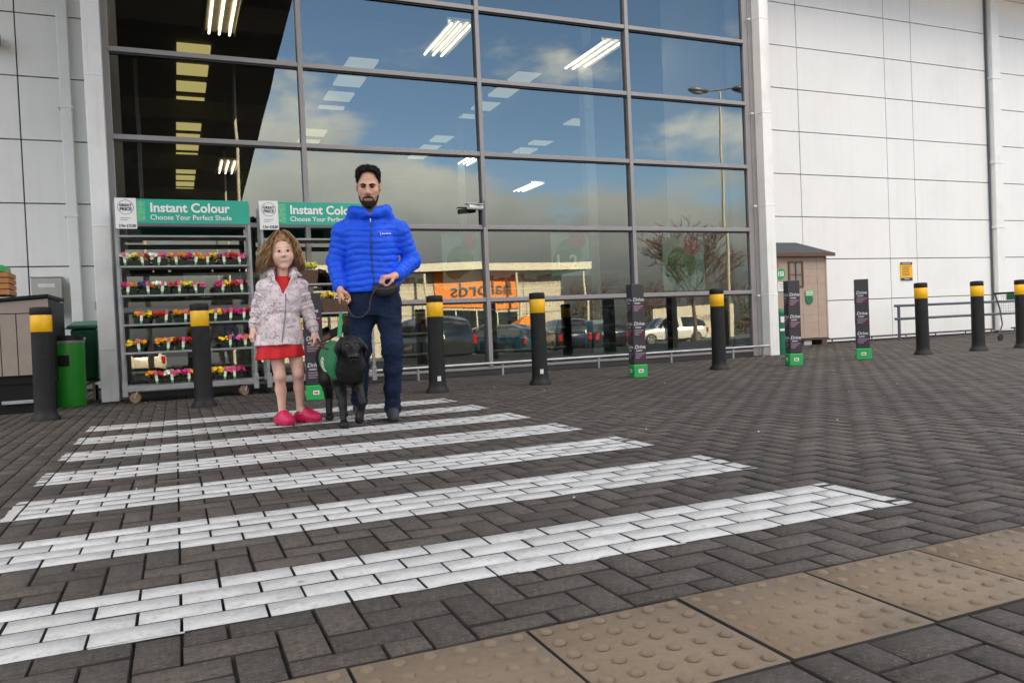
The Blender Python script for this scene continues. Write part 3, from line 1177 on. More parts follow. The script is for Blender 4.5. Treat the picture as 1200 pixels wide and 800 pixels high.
# security camera on the middle mullion
t = thing('security_camera', 'small white security camera bracketed to the middle window mullion', 'camera', (3.98, GD - .06, 2.30))
b = MB()
b.tube([(3.99, GD - .05, 2.33), (3.93, GD - .09, 2.30)], .014, 8)
b.box(3.975, 4.015, GD - .062, GD - .046, 2.05, 2.40)
b.build('bracket', M['dark_steel'], t)
b = MB()
b.tube([(3.95, GD - .10, 2.30), (3.72, GD - .20, 2.29)], [.036, .033], 12)
b.box(3.70, 3.95, GD - .20, GD - .10, 2.335, 2.342)
b.build('camera_body', M['white_steel'], t, smooth=True)

# ------------------------------------------------------------------ covered walkway that runs out from the store over the camera
can = thing('entrance_canopy', 'dark lined walkway canopy on pale posts mirrored in the left windows', 'canopy', (0, -2, 0))
cb = MB()
A_ = [(-4.2, 9.85), (2.42, 9.85), (4.02, -33.0), (-4.2, -33.0)]
vs = [(x, y, 7.9) for x, y in A_] + [(x, y, 8.3) for x, y in A_]
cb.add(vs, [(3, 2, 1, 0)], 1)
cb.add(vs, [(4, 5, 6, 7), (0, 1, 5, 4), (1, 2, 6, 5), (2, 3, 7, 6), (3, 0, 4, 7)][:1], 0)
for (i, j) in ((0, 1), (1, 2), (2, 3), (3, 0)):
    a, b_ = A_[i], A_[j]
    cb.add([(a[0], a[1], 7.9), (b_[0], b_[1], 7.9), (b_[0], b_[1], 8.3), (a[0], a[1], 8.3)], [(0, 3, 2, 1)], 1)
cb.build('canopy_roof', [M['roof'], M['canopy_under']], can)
M['post_cream'] = pm('cream canopy post', (.42, .36, .27), .5)
for (x, y) in ((1.78, -1.9), (-.62, -1.9), (2.1, -12.5), (-3.6, -12.5), (2.6, -31.0), (-3.6, -31.0)):
    pb = MB()
    z0 = gz(y) - .05
    pb.tube([(x, y, z0), (x, y, 2.9)], .075, 14)
    pb.tube([(x, y, 2.9), (x, y, 7.9)], .045, 12)
    pb.build('post', M['post_cream'], can, smooth=True)
# ------------------------------------------------------------------ bollards
def make_bollard(label):
    t = thing('bollard', label, 'bollard', (0, 0, 0), 0, 'black bollards with yellow bands')
    b = MB()
    b.lathe([(.125, 0), (.122, .025), (.102, .05), (.094, .07), (.0885, .12), (.086, .5), (.085, .80)], n=28)
    b.build('body', M['black_plastic'], t, smooth=True)
    b = MB()
    b.lathe([(.0852, .800), (.0872, .803), (.0872, .950), (.0852, .953)], n=28, closed=False)
    b.build('reflective_band', M['yellow'], t, smooth=True)
    b = MB()
    b.lathe([(.086, .952), (.0885, .957), (.0885, 1.005), (.084, 1.02), (.05, 1.026), (.001, 1.028)], n=28)
    b.build('cap', M['black_plastic'], t, smooth=True)
    return t


BOL = [(-1.115, 8.24, 0, 'yellow banded black bollard in front of the beige bin housing'),
       (.235, 8.41, 0, 'yellow banded black bollard in front of the left flower trolley'),
       (2.53, 8.0, 1, 'yellow banded black bollard just right of the man, small sticker low down'),
       (3.73, 7.99, 1, 'yellow banded black bollard with a sticker, between window mullion and wrapped bollard'),
       (6.32, 8.16, 0, 'yellow banded black bollard in front of the reflected silver car'),
       (9.80, 8.05, 0, 'yellow banded black bollard right of the yellow wall notice'),
       (10.86, 7.98, 0, 'yellow banded black bollard in front of the tube barrier near the downpipe'),
       (11.72, 7.90, 0, 'yellow banded black bollard cut by the right edge beside the shopping trolley')]
proto = None
for (x, y, stk, lab) in BOL:
    if proto is None:
        proto = make_bollard(lab)
        t = proto
    else:
        t = copy_tree(proto)
        t['label'] = lab
    t.location = (x, y, 0)
    t.rotation_euler = (rad(random.uniform(-.6, .6)), rad(random.uniform(-.6, .6)), random.uniform(0, 6))
    if stk:
        sb_ = MB()
        a0 = math.atan2(-y, -x) - t.rotation_euler[2] + (.25 if stk else 0)
        vs = []
        for q in range(5):
            a = a0 + (q - 2) * .11
            for zz in (.125, .175):
                vs.append((.0895 * math.cos(a), .0895 * math.sin(a), zz))
        sb_.add(vs, [(2 * q, 2 * q + 2, 2 * q + 3, 2 * q + 1) for q in range(4)])
        sb_.build('sticker', M['sticker'], t, local=True)

# bollards dressed in printed square sleeves
M['pale_script'] = pm('pale grey script print', (.48, .48, .50), .5, var=.05)


def make_wrapped(label, loc, rz, face_text, w=.155):
    t = thing('wrapped_bollard', label, 'bollard', (0, 0, 0), 0, 'bollards in printed charcoal sleeves')
    h = w / 2
    b = MB()
    n_ = 0
    b.box(-h, h, -h, h, .155, 1.09)
    b.build('sleeve', M['sleeve'], t, bevel=.006)
    b = MB()
    b.box(-h - .009, h + .009, -h - .009, h + .009, 0, .155)
    b.build('green_base', M['green_sign'], t, bevel=.01)
    for f, (ang, words) in enumerate(((0, face_text[0]), (-PI / 2, face_text[1]))):
        R_ = Matrix.Rotation(ang, 4, 'Z')
        for zc in (.88, .60, .33):
            M_ = R_
            d = MB()
            d.box(-h + .012, h - .012, -h - .0025, -h - .0005, zc - .115, zc - .03, 0, M=M_)
            for ln in range(3):
                d.box(-h + .02, h - .02 - .03 * ln, -h - .004, -h - .0026, zc - .055 - .024 * ln, zc - .043 - .024 * ln, 1, M=M_)
            d.build('magenta_panel', [M['magenta'], M['grey_print']], t)
        for zc in (.88, .60, .33):
            mm = R_ @ front(-h + .012, -h - .003, zc + .01)
            text_mesh('script', words[0], .058, M['pale_script'], mm, t, bold=.002, shear=.25)
            mm = R_ @ front(-h + .03, -h - .003, zc - .022)
            text_mesh('lettering', words[1], .032, M['pale_script'], mm, t, bold=.0012)
        e = MB()
        e.box(-.03, .03, -h - .0125, -h - .0095, .06, .10, 0, M=R_)
        e.box(-.02, .02, -h - .0145, -h - .0126, .07, .09, 1, M=R_)
        e.build('printed_label', [M['white_print'], M['tag_pink']], t)
    t.location = loc
    t.rotation_euler = (0, 0, rz)
    return t


make_wrapped('charcoal wrapped bollard with white script and green foot, between girl and dog', (1.30, 8.24, 0), rad(-6), (('Drive', 'easier'), ('Drive', 'easier')), w=.18)
make_wrapped('charcoal wrapped bollard with green foot in front of the reflected silver car', (4.97, 7.93, 0), rad(-8), (('Drive', 'easier'), ('Drive', 'easier')))
make_wrapped('charcoal wrapped bollard with green foot in front of the beige shed window', (7.31, 7.92, 0), rad(-21), (('Drive', 'easier'), ('Drive', 'easier')))
make_wrapped('charcoal wrapped bollard with green foot standing alone before the white wall', (8.62, 8.02, 0), rad(-43), (('Drive', 'easier'), ('Drive', 'easier')), w=.17)

# ------------------------------------------------------------------ low rails
t = thing('guard_rail', 'low steel guard rail along the foot of the shop windows', 'rail', (5, 9.98, 0))
b = MB()
b.tube([(-.45, 9.98, .165), (8.72, 9.98, .165)], .021, 10)
b.build('rail_tube', M['steel'], t, smooth=True)
for x in (.2, 1.5, 2.9, 4.1, 5.6, 6.85, 8.0, 8.6):
    b = MB()
    b.tube([(x, 9.98, 0), (x, 9.98, .15)], .017, 8)
    b.build('post', M['steel'], t, smooth=True)
t = thing('guard_rail', 'low dark guard rail along the foot of the right white wall', 'rail', (15, 12.3, 0))
b = MB()
b.tube([(11.95, 12.32, .10), (17.3, 12.32, .10)], .02, 10)
b.tube([(17.9, 12.32, .10), (19.5, 12.32, .10)], .02, 10)
b.build('rail_tube', M['dark_steel'], t, smooth=True)
for x in (12.4, 13.5, 14.5, 15.4, 16.35, 17.2, 18.0, 19.2):
    b = MB()
    b.tube([(x, 12.32, 0), (x, 12.32, .09)], .014, 8)
    b.build('post', M['dark_steel'], t, smooth=True)
t = thing('tube_barrier', 'two dark horizontal tubes of the trolley barrier before the right wall', 'barrier', (15, 11.8, 0))
b = MB()
for z in (.72, .45):
    b.tube([(13.6, 11.8, z), (19.4, 11.8, z)], .028, 10)
b.build('rail_tube', M['dark_steel'], t, smooth=True)
for x in (13.7, 19.3):
    b = MB()
    b.tube([(x, 11.8, 0), (x, 11.8, .74)], .03, 10)
    b.build('post', M['dark_steel'], t, smooth=True)

# ------------------------------------------------------------------ wall notice
t = thing('wall_notice', 'yellow notice with dark blue head and foot on the white wall', 'sign', (14.87, WY - .01, 1.28))
b = MB()
b.box(14.69, 15.06, WY - .016, WY - .004, 1.27, 1.68, 0)
b.build('yellow_plate', M['yellow'], t, bevel=.006)
for (za, zb_) in ((1.615, 1.675), (1.275, 1.33)):
    b = MB()
    b.box(14.70, 15.05, WY - .02, WY - .0165, za, zb_)
    b.build('blue_strip', M['blue_print'], t)
b = MB()
for k in range(6):
    b.box(14.74, 15.0 - random.uniform(0, .07), WY - .0195, WY - .0165, 1.56 - k * .036, 1.572 - k * .036)
b.box(14.74, 15.0, WY - .0225, WY - .0202, 1.64, 1.65, 1)
b.box(14.80, 14.95, WY - .0225, WY - .0202, 1.298, 1.308, 1)
b.build('printed_lines', [M['shed_trim'], M['white_print']], t)

# ------------------------------------------------------------------ garden shed display in the corner right of the windows
t = thing('shed', 'small beige garden shed with dark roof standing beside the right column', 'shed', (11.2, 12.1, 0))
SX0, SX1, SY0, SY1 = 10.35, 11.93, 11.95, 12.56
b = MB()
zz = .16
while zz < 1.80:
    z1 = min(zz + .148, 1.80)
    b.box(SX0, SX1, SY0, SY1, zz + .002, z1 - .002)
    zz += .15
b.box(SX0 + .004, SX1 - .004, SY0 + .004, SY1 - .004, .16, 1.80)
b.build('wall', M['shed_board'], t, bevel=.003)
b = MB()
b.box(SX1 - .24, SX1 - .225, SY0 - .006, SY0 - .0005, .16, 1.79)
b.box(SX1 - .025, SX1 + .006, SY0 - .008, SY0 + .02, .16, 1.79)
b.box(SX1 - .62, SX1 - .612, SY0 - .004, SY0 - .0005, .16, 1.79)
b.build('corner_board', M['shed_board'], t)
b = MB()
ov = .09
x0, x1, y0, y1 = SX0 - ov, SX1 + ov + .03, SY0 - .12, WY - .012
za, zb_ = 1.79, 2.07
vs = [(x0, y0, za), (x1, y0, za), (x1 - .28, y1, zb_), (x0, y1, zb_), (x0, y0, za + .03), (x1, y0, za + .03), (x1 - .28, y1, zb_ + .03), (x0, y1, zb_ + .03), ]
b.add(vs, [(0, 3, 2, 1), (4, 5, 6, 7), (0, 1, 5, 4), (1, 2, 6, 5), (2, 3, 7, 6), (3, 0, 4, 7)])
b.build('roof', M['shed_roof'], t)
b = MB()
b.box(x0, x1, y0 - .012, y0 - .001, za - .035, za + .032)
b.build('fascia', M['shed_trim'], t)
b = MB()
WX0, WX1, WZ0, WZ1 = 10.96, 11.33, 1.16, 1.67
for (a, b_, c, d) in ((WX0, WX1, WZ0, WZ0 + .035), (WX0, WX1, WZ1 - .035, WZ1), (WX0, WX0 + .035, WZ0 + .036, WZ1 - .036), (WX1 - .035, WX1, WZ0 + .036, WZ1 - .036), ((WX0 + WX1) / 2 - .012, (WX0 + WX1) / 2 + .012, WZ0 + .036, WZ1 - .036)):
    b.box(a, b_, SY0 - .022, SY0 - .001, c, d)
for (a, b_) in ((WX0 + .036, (WX0 + WX1) / 2 - .013), ((WX0 + WX1) / 2 + .013, WX1 - .036)):
    b.box(a, b_, SY0 - .018, SY0 - .002, 1.40, 1.42)
wo = b.build('window', M['shed_trim'], t)
b = MB()
b.box(WX0 + .03, WX1 - .03, SY0 - .006, SY0 - .0012, WZ0 + .03, WZ1 - .03)
b.build('pane', M['shed_glass'], wo)
# printed badges on the shed
for (cx, cz, r, mt, nm) in ((10.64, 1.60, .095, 'tag_pink', 'red_badge'), (10.78, 1.43, .105, 'green_sign', 'green_badge'), (11.46, .92, .10, 'bin_teal', 'green_badge')):
    b = MB()
    ring = [(cx + r * math.cos(a * PI / 14), SY0 - .012, cz + r * math.sin(a * PI / 14)) for a in range(28)]
    ring2 = [(p[0], SY0 - .0015, p[2]) for p in ring]
    b.add(ring + ring2, [tuple(range(28))] + [(q, q + 28, (q + 1) % 28 + 28, (q + 1) % 28) for q in range(28)])
    bo_ = b.build(nm, M[mt], t)
    if nm == 'green_badge' and cz > 1:
        text_mesh('lettering', '153', .115, M['white_print'], front(cx - .09, SY0 - .0145, cz - .04), bo_, bold=.004, xscale=.9)
b = MB()
b.box(10.70, 10.86, SY0 - .012, SY0 - .0015, 1.10, 1.27, 0)
for k in range(4):
    b.box(10.72, 10.84, SY0 - .0135, SY0 - .0122, 1.235 - .032 * k, 1.247 - .032 * k, 1)
b.build('white_notice', [M['white_print'], M['grey_print']], t)
b = MB()
b.box(11.36, 11.58, SY0 - .016, SY0 - .0135, .98, 1.10, 0)
for k in range(3):
    b.box(11.38, 11.56, SY0 - .018, SY0 - .0162, 1.07 - .032 * k, 1.082 - .032 * k, 1)
b.build('green_notice', [M['tag_green'], M['white_print']], t)
t = thing('pallet', 'dark wooden pallet under the beige shed', 'pallet', (11.2, 12.2, 0))
b = MB()
for x in (10.4, 11.1, 11.80):
    b.box(x, x + .12, 11.98, 12.56, .0, .12)
for y in (11.97, 12.25, 12.5):
    b.box(10.36, 11.97, y, y + .07, .121, .155)
    b.box(10.36, 11.97, y + .002, y + .05, .001, .018)
b.build('boards', M['wood_dark'], t)
for k, x in enumerate((10.75, 11.45)):
    t = thing('concrete_block', 'pale block between the pallet feet, %s one' % ('left' if k == 0 else 'right'), 'block', (x, 11.99, 0))
    b = MB()
    b.box(x - .1, x + .1, 12.0, 12.2, .02, .11)
    b.build('block_body', M['cabinet'], t, bevel=.01)
# small green post box type bin between column and shed
t = thing('green_bin', 'slim green litter bin tucked between the right column and the shed', 'bin', (9.26, 10.35, 0))
b = MB()
b.lathe([(.085, 0), (.088, .03), (.088, .66), (.098, .665), (.10, .72), (.08, .745), (.001, .75)], 9.28, 10.35, 22)
b.build('body', M['bin_teal'], t, smooth=True)
b = MB()
b.box(9.22, 9.31, 10.255, 10.268, .52, .62, 0)
b.box(9.20, 9.30, 10.255, 10.265, .38, .42, 0)
b.build('label_plate', M['sticker'], t)

# ------------------------------------------------------------------ bins and boxes at the left
t = thing('bin_housing', 'taupe boarded bin housing with black lid behind the left bollard', 'bin housing', (-1.7, 9.8, 0))
HX0, HX1, HY0, HY1 = -2.45, -1.17, 9.2, 10.45
b = MB()
n = 9
w = (HX1 - HX0) / n
for k in range(n):
    b.box(HX0 + k * w + .004, HX0 + (k + 1) * w - .004, HY0, HY0 + .03, .385, 1.0)
b.add([(HX0, HY0 + .002, 1.008), (HX1, HY0 + .002, 1.008), (HX1, HY0 + .03, 1.008), (HX0, HY0 + .03, 1.008), (HX0, HY0 + .002, 1.06), (HX1, HY0 + .002, 1.15), (HX1, HY0 + .03, 1.15), (HX0, HY0 + .03, 1.06)], [(0, 3, 2, 1), (4, 5, 6, 7), (0, 1, 5, 4), (1, 2, 6, 5), (2, 3, 7, 6), (3, 0, 4, 7)])
b.build('front_boards', M['taupe'], t, bevel=.003)
b = MB()
b.box(HX0, HX1 - .001, HY0 + .032, HY1, .30, 1.06)
b.box(HX1 - .03, HX1 - .001, HY0 + .032, HY1, 1.061, 1.15)
b.box(HX0 + .03, HX1 - .03, HY0 + .05, HY1 - .05, .0, .30)
b.build('carcass', M['black_lid'], t)
b = MB()
vs = [(HX0 - .02, HY0 - .02, 1.06), (HX1 + .008, HY0 - .02, 1.155), (HX1 + .008, HY1 + .02, 1.17), (HX0 - .02, HY1 + .02, 1.12)]
vs2 = [(x, y, z + .04) for x, y, z in vs]
b.add(vs + vs2, [(0, 3, 2, 1), (4, 5, 6, 7), (0, 1, 5, 4), (1, 2, 6, 5), (2, 3, 7, 6), (3, 0, 4, 7)])
b.build('lid', M['black_lid'], t, bevel=.01)
b = MB()
b.box(-1.62, -1.28, HY0 + .012, HY0 + .045, .10, .135)
b.build('foot_pedal', M['steel'], t, bevel=.004)

t = thing('wooden_crate', 'orange wooden slatted crate standing on the black lid of the bin housing', 'crate', (-1.75, 9.6, 1.21))
b = MB()
for z in (1.215, 1.275, 1.335, 1.395):
    b.box(-2.1, -1.545, 9.5, 9.515, z, z + .05)
    b.box(-1.56, -1.545, 9.516, 9.9, z, z + .05)
    b.box(-2.1, -1.545, 9.9, 9.915, z, z + .05)
b.box(-1.575, -1.56, 9.516, 9.54, 1.20, 1.45)
b.box(-2.1, -1.56, 9.516, 9.9, 1.21, 1.222)
b.build('slats', M['wood'], t, bevel=.002)
t = thing('green_tray', 'flat green plastic tray lying on top of the orange crate', 'tray', (-1.8, 9.7, 1.45))
b = MB()
b.box(-2.12, -1.59, 9.49, 9.93, 1.449, 1.52)
b.build('tray_body', M['green_sign'], t, bevel=.008)

t = thing('litter_bin', 'bright green round litter bin with silver rim right of the left bollard', 'bin', (-1.09, 9.88, 0))
cx, cy = -1.10, 9.88
b = MB()
b.lathe([(.165, 0), (.17, .02), (.178, .685), (.17, .688)], cx, cy, 32)
b.build('body', M['bin_green'], t, smooth=True)
b = MB()
b.lathe([(.179, .686), (.182, .69), (.182, .712), (.17, .714)], cx, cy, 32)
b.build('rim', M['steel'], t, smooth=True)
b = MB()
b.lathe([(.168, .713), (.166, .74), (.15, .77), (.001, .775)], cx, cy, 32)
b.build('lid', M['black_lid'], t, smooth=True)
b = MB()
vs = []
for q in range(9):
    a = -PI / 2 - .62 + q * .105
    for zz in (.44, .56):
        vs.append((cx + .181 * math.cos(a), cy + .181 * math.sin(a), zz))
b.add(vs, [(2 * q, 2 * q + 2, 2 * q + 3, 2 * q + 1) for q in range(8)])
b.build('slot', M['black_lid'], t)

t = thing('wheelie_bin', 'dark green wheelie bin leaning beside the left white column', 'bin', (-.93, 10.55, 0))
b = MB()
x0, x1 = -1.10, -.835
vs = [(x0 + .04, 10.5, .24), (x1 - .02, 10.5, .24), (x1 - .02, 10.95, .20), (x0 + .04, 10.95, .20),
      (x0 - .02, 10.42, .84), (x1 + .0, 10.42, .84), (x1, 11.05, .90), (x0 - .02, 11.05, .90)]
b.add(vs, [(0, 3, 2, 1), (4, 5, 6, 7), (0, 1, 5, 4), (1, 2, 6, 5), (2, 3, 7, 6), (3, 0, 4, 7)])
b.build('body', M['bin_teal'], t, bevel=.03, seg=3)
b = MB()
vs = [(x0 - .05, 10.38, .842), (x1 + .01, 10.38, .842), (x1 + .01, 11.08, .91), (x0 - .05, 11.08, .91)]
b.add(vs + [(x, y, z + .045) for x, y, z in vs], [(0, 3, 2, 1), (4, 5, 6, 7), (0, 1, 5, 4), (1, 2, 6, 5), (2, 3, 7, 6), (3, 0, 4, 7)])
b.build('lid', M['bin_teal'], t, bevel=.02)
for s in (x0 + .05, x1 - .06):
    b = MB()
    b.tube([(s - .02, 10.62, .09), (s + .02, 10.62, .09)], .09, 16)
    b.build('wheel', M['rubber'], t, smooth=True)
b = MB()
b.tube([(x0, 10.55, .16), (x1, 10.55, .24)], .015, 8)
b.box(x0 + .06, x0 + .09, 10.5, 10.53, .0, .22)
b.box(x1 - .09, x1 - .06, 10.5, 10.53, .0, .22)
b.build('axle_frame', M['steel'], t)
b = MB()
b.box(x0 + .10, x0 + .14, 10.425, 10.432, .72, .75)
b.build('emblem', M['white_print'], t)

t = thing('meter_cabinet', 'grey metal cabinet fixed to the left wall above the bin housing', 'cabinet', (-1.57, WY - .2, 1.13))
b = MB()
b.box(-1.76, -1.40, WY - .20, WY - .004, 1.10, 1.59)
b.box(-1.77, -1.39, WY - .21, WY - .002, 1.591, 1.61)
b.build('cabinet_box', M['cabinet'], t, bevel=.008)
b = MB()
b.box(-1.75, -1.45, WY - .206, WY - .2015, 1.12, 1.57)
b.box(-1.43, -1.405, WY - .215, WY - .2015, 1.3, 1.38)
b.build('door', M['cabinet'], t, bevel=.003)
b = MB()
b.box(-1.68, -1.48, WY - .2095, WY - .2065, 1.46, 1.51)
b.build('label_plate', M['sticker'], t)

t = thing('wall_lamp', 'small grey floodlight on the left wall at the picture edge', 'lamp', (-2.02, WY - .1, 4.8))
b = MB()
b.box(-2.15, -1.965, WY - .22, WY - .08, 4.72, 4.88)
b.build('lamp_body', M['alu'], t, bevel=.01)
b = MB()
b.box(-2.14, -1.975, WY - .228, WY - .222, 4.735, 4.865)
b.build('lamp_glass', M['cabinet'], t)
b = MB()
b.tube([(-2.06, WY - .09, 4.8), (-2.06, WY, 4.86)], .02, 8)
b.build('bracket', M['alu'], t)

# shopping trolley at the right edge, half hidden by the last bollard
t = thing('shopping_trolley', 'wire shopping trolley half hidden behind the last bollard at right', 'trolley', (13.9, 9.5, 0), 0)
X, Y = 13.75, 9.45
b = MB()
b.tube([(X - .10, Y - .25, .86), (X - .10, Y + .25, .86)], .018, 8)
b.build('handle', M['black_plastic'], t, smooth=True)
b = MB()
for s in (-.24, .24):
    b.tube([(X - .10, Y + s, .86), (X + .02, Y + s, .60), (X + .08, Y + s, .30), (X + .0, Y + s, .14)], .013, 8)
    b.tube([(X + .0, Y + s, .14), (X + .85, Y + s * .75, .14)], .013, 8)
b.build('frame', M['dark_steel'], t, smooth=True)
b = MB()
for q in range(9):
    zq = .5 + .045 * q
    pts = [(X + .05, Y - .23, zq), (X + .85, Y - .19, zq), (X + .85, Y + .19, zq), (X + .05, Y + .23, zq), (X + .05, Y - .23, zq)]
    b.tube(pts, .0035, 5)
for q in range(14):
    for s in (-1, 1):
        b.tube([(X + .05 + q * .06, Y + s * (.23 - .003 * q), .5), (X + .05 + q * .06, Y + s * (.23 - .003 * q), .87)], .003, 5)
for q in range(8):
    b.tube([(X + .05, Y - .22 + q * .063, .5), (X + .85, Y - .18 + q * .052, .5)], .003, 5)
b.build('basket', M['chrome'], t)
b = MB()
b.box(X - .03, X + .06, Y - .08, Y + .08, .74, .84)
b.build('coin_lock', M['bin_teal'], t, bevel=.01)
for (xx, yy) in ((X + .02, Y - .24), (X + .02, Y + .24), (X + .82, Y - .17), (X + .82, Y + .17)):
    b = MB()
    b.tube([(xx, yy - .014, .062), (xx, yy + .014, .062)], .06, 14)
    b.build('wheel', M['rubber'], t, smooth=True)
# ------------------------------------------------------------------ flower trolleys
def make_trolley(x0, x1, label, shelves, sign_x):
    yF, yB = 9.60, 9.93
    t = thing('flower_trolley', label, 'trolley', ((x0 + x1) / 2, 9.76, 0), 0, 'metal flower trolleys in front of the windows')
    for x in (x0, x1):
        for y in (yF, yB):
            b = MB()
            b.box(x - .017, x + .017, y - .014, y + .014, .10, 2.20)
            b.build('post', M['steel_white'], t, bevel=.003)
    for i, z in enumerate(shelves):
        b = MB()
        b.box(x0 + .018, x1 - .018, yF - .012, yF + .012, z - .012, z + .010)
        b.box(x0 + .018, x1 - .018, yB - .012, yB + .012, z - .012, z + .010)
        b.box(x0 + .02, x1 - .02, yF + .0125, yB - .0125, z - .006, z + .002, 1)
        b.build('shelf', [M['steel_white'], M['steel']], t, bevel=.002)
    b = MB()
    b.box(x0 - .02, x1 + .02, yF - .02, yF + .02, .125, .185)
    b.box(x0 - .02, x1 + .02, yB - .02, yB + .02, .125, .185)
    b.box(x0 - .018, x1 + .018, yF + .0205, yB - .0205, .135, .155)
    for x in (x0 - .022, x1 - .03):
        b.box(x, x + .055, yF - .024, yF + .02, .07, .24)
    b.build('deck', M['steel_white'], t, bevel=.004)
    for (x, y) in ((x0 + .10, yF + .01), (x1 - .14, yF + .01), (x0 + .10, yB - .03), (x1 - .14, yB - .03)):
        b = MB()
        a = random.uniform(-.8, .8)
        dx, dy = math.cos(a), math.sin(a)
        b.tube([(x - dy * .016, y + dx * .016, .058), (x + dy * .016, y - dx * .016, .058)], .058, 18)
        w = b.build('castor', M['castor'], t, smooth=True)
        b = MB()
        for s in (-1, 1):
            ox, oy = -dy * .022 * s, dx * .022 * s
            b.tube([(x + ox, y + oy, .058), (x + ox + dx * .03, y + oy + dy * .03, .128)], .008, 6)
        b.tube([(x - dy * .026, y + dx * .026, .058), (x + dy * .026, y - dx * .026, .058)], .009, 8)
        b.build('fork', M['steel'], w)
    # sign board: price card and green board
    s0, s1 = sign_x
    b = MB()
    b.box(s0 + .20, s1, yF - .030, yF - .022, 1.965, 2.235)
    sg = b.build('sign_board', M['teal_sign'], t, bevel=.003)
    b = MB()
    b.box(s0 + .215, s0 + .30, yF - .0325, yF - .0305, 1.99, 2.21)
    b.build('faded_print', M['teal_light'], sg)
    text_mesh('headline', 'Instant Colour', .142, M['white_print'], front(s0 + .345, yF - .033, 2.095), sg, bold=.0042, xscale=.985)
    text_mesh('subline', 'Choose Your Perfect Shade', .080, M['white_print'], front(s0 + .345, yF - .033, 2.008), sg, bold=.0008, xscale=.94)
    b = MB()
    b.box(s0, s0 + .212, yF - .040, yF - .034, 1.905, 2.24)
    pc = b.build('price_card', M['white_print'], t, bevel=.002)
    b = MB()
    cx, cz = s0 + .106, 2.14
    ra, rb_ = .080, .0745
    for q in range(40):
        a0, a1 = 2 * PI * q / 40, 2 * PI * (q + 1) / 40
        b.quad((cx + ra * math.cos(a0), yF - .0415, cz + ra * math.sin(a0)), (cx + rb_ * math.cos(a0), yF - .0415, cz + rb_ * math.sin(a0)),
               (cx + rb_ * math.cos(a1), yF - .0415, cz + rb_ * math.sin(a1)), (cx + ra * math.cos(a1), yF - .0415, cz + ra * math.sin(a1)))
    for k in range(2):
        b.box(s0 + .05, s0 + .15 - .03 * k, yF - .042, yF - .0405, 2.02 - .022 * k, 2.026 - .022 * k)
    b.build('ring_print', M['grey_print'], pc)
    text_mesh('lettering', 'GREAT', .040, M['black_print'], front(cx, yF - .0415, 2.148), pc, align='CENTER', bold=.0012)
    text_mesh('lettering', 'PRICE', .046, M['black_print'], front(cx, yF - .0415, 2.104), pc, align='CENTER', bold=.0014)
    text_mesh('price', '2 for \u00a318.00' if x0 > .5 else '2 for \u00a315.00', .042, M['black_print'], front(s0 + .20, yF - .0415, 1.925), pc, align='RIGHT', bold=.0012, xscale=.8)
    return t


SH = [1.83, 1.495, 1.175, .855, .545]
make_trolley(-.535, .845, 'left metal flower trolley filled with primroses, teal Instant Colour board on top', SH, (-.535, .85))
make_trolley(.985, 2.235, 'flower trolley behind the girl and the man, teal Instant Colour board half hidden', [1.80, 1.265, .915, .55], (.965, 2.30))


def flower_head(b, c, r, mi, tilt):
    n = Vector((tilt[0], -1.0, .9 + tilt[1])).normalized()
    u = n.cross(Vector((0, 0, 1))).normalized()
    w = n.cross(u)
    c = Vector(c)
    base = len(b.v)
    vs = [tuple(c - n * r * .15)]
    k = 10
    for q in range(k):
        a = 2 * PI * q / k
        rr = r * (1.0 if q % 2 == 0 else .72) * random.uniform(.85, 1.12)
        vs.append(tuple(c + (u * math.cos(a) + w * math.sin(a)) * rr + n * r * random.uniform(.05, .3)))
    b.add(vs, [(0, 1 + q, 1 + (q + 1) % k) for q in range(k)], mi)


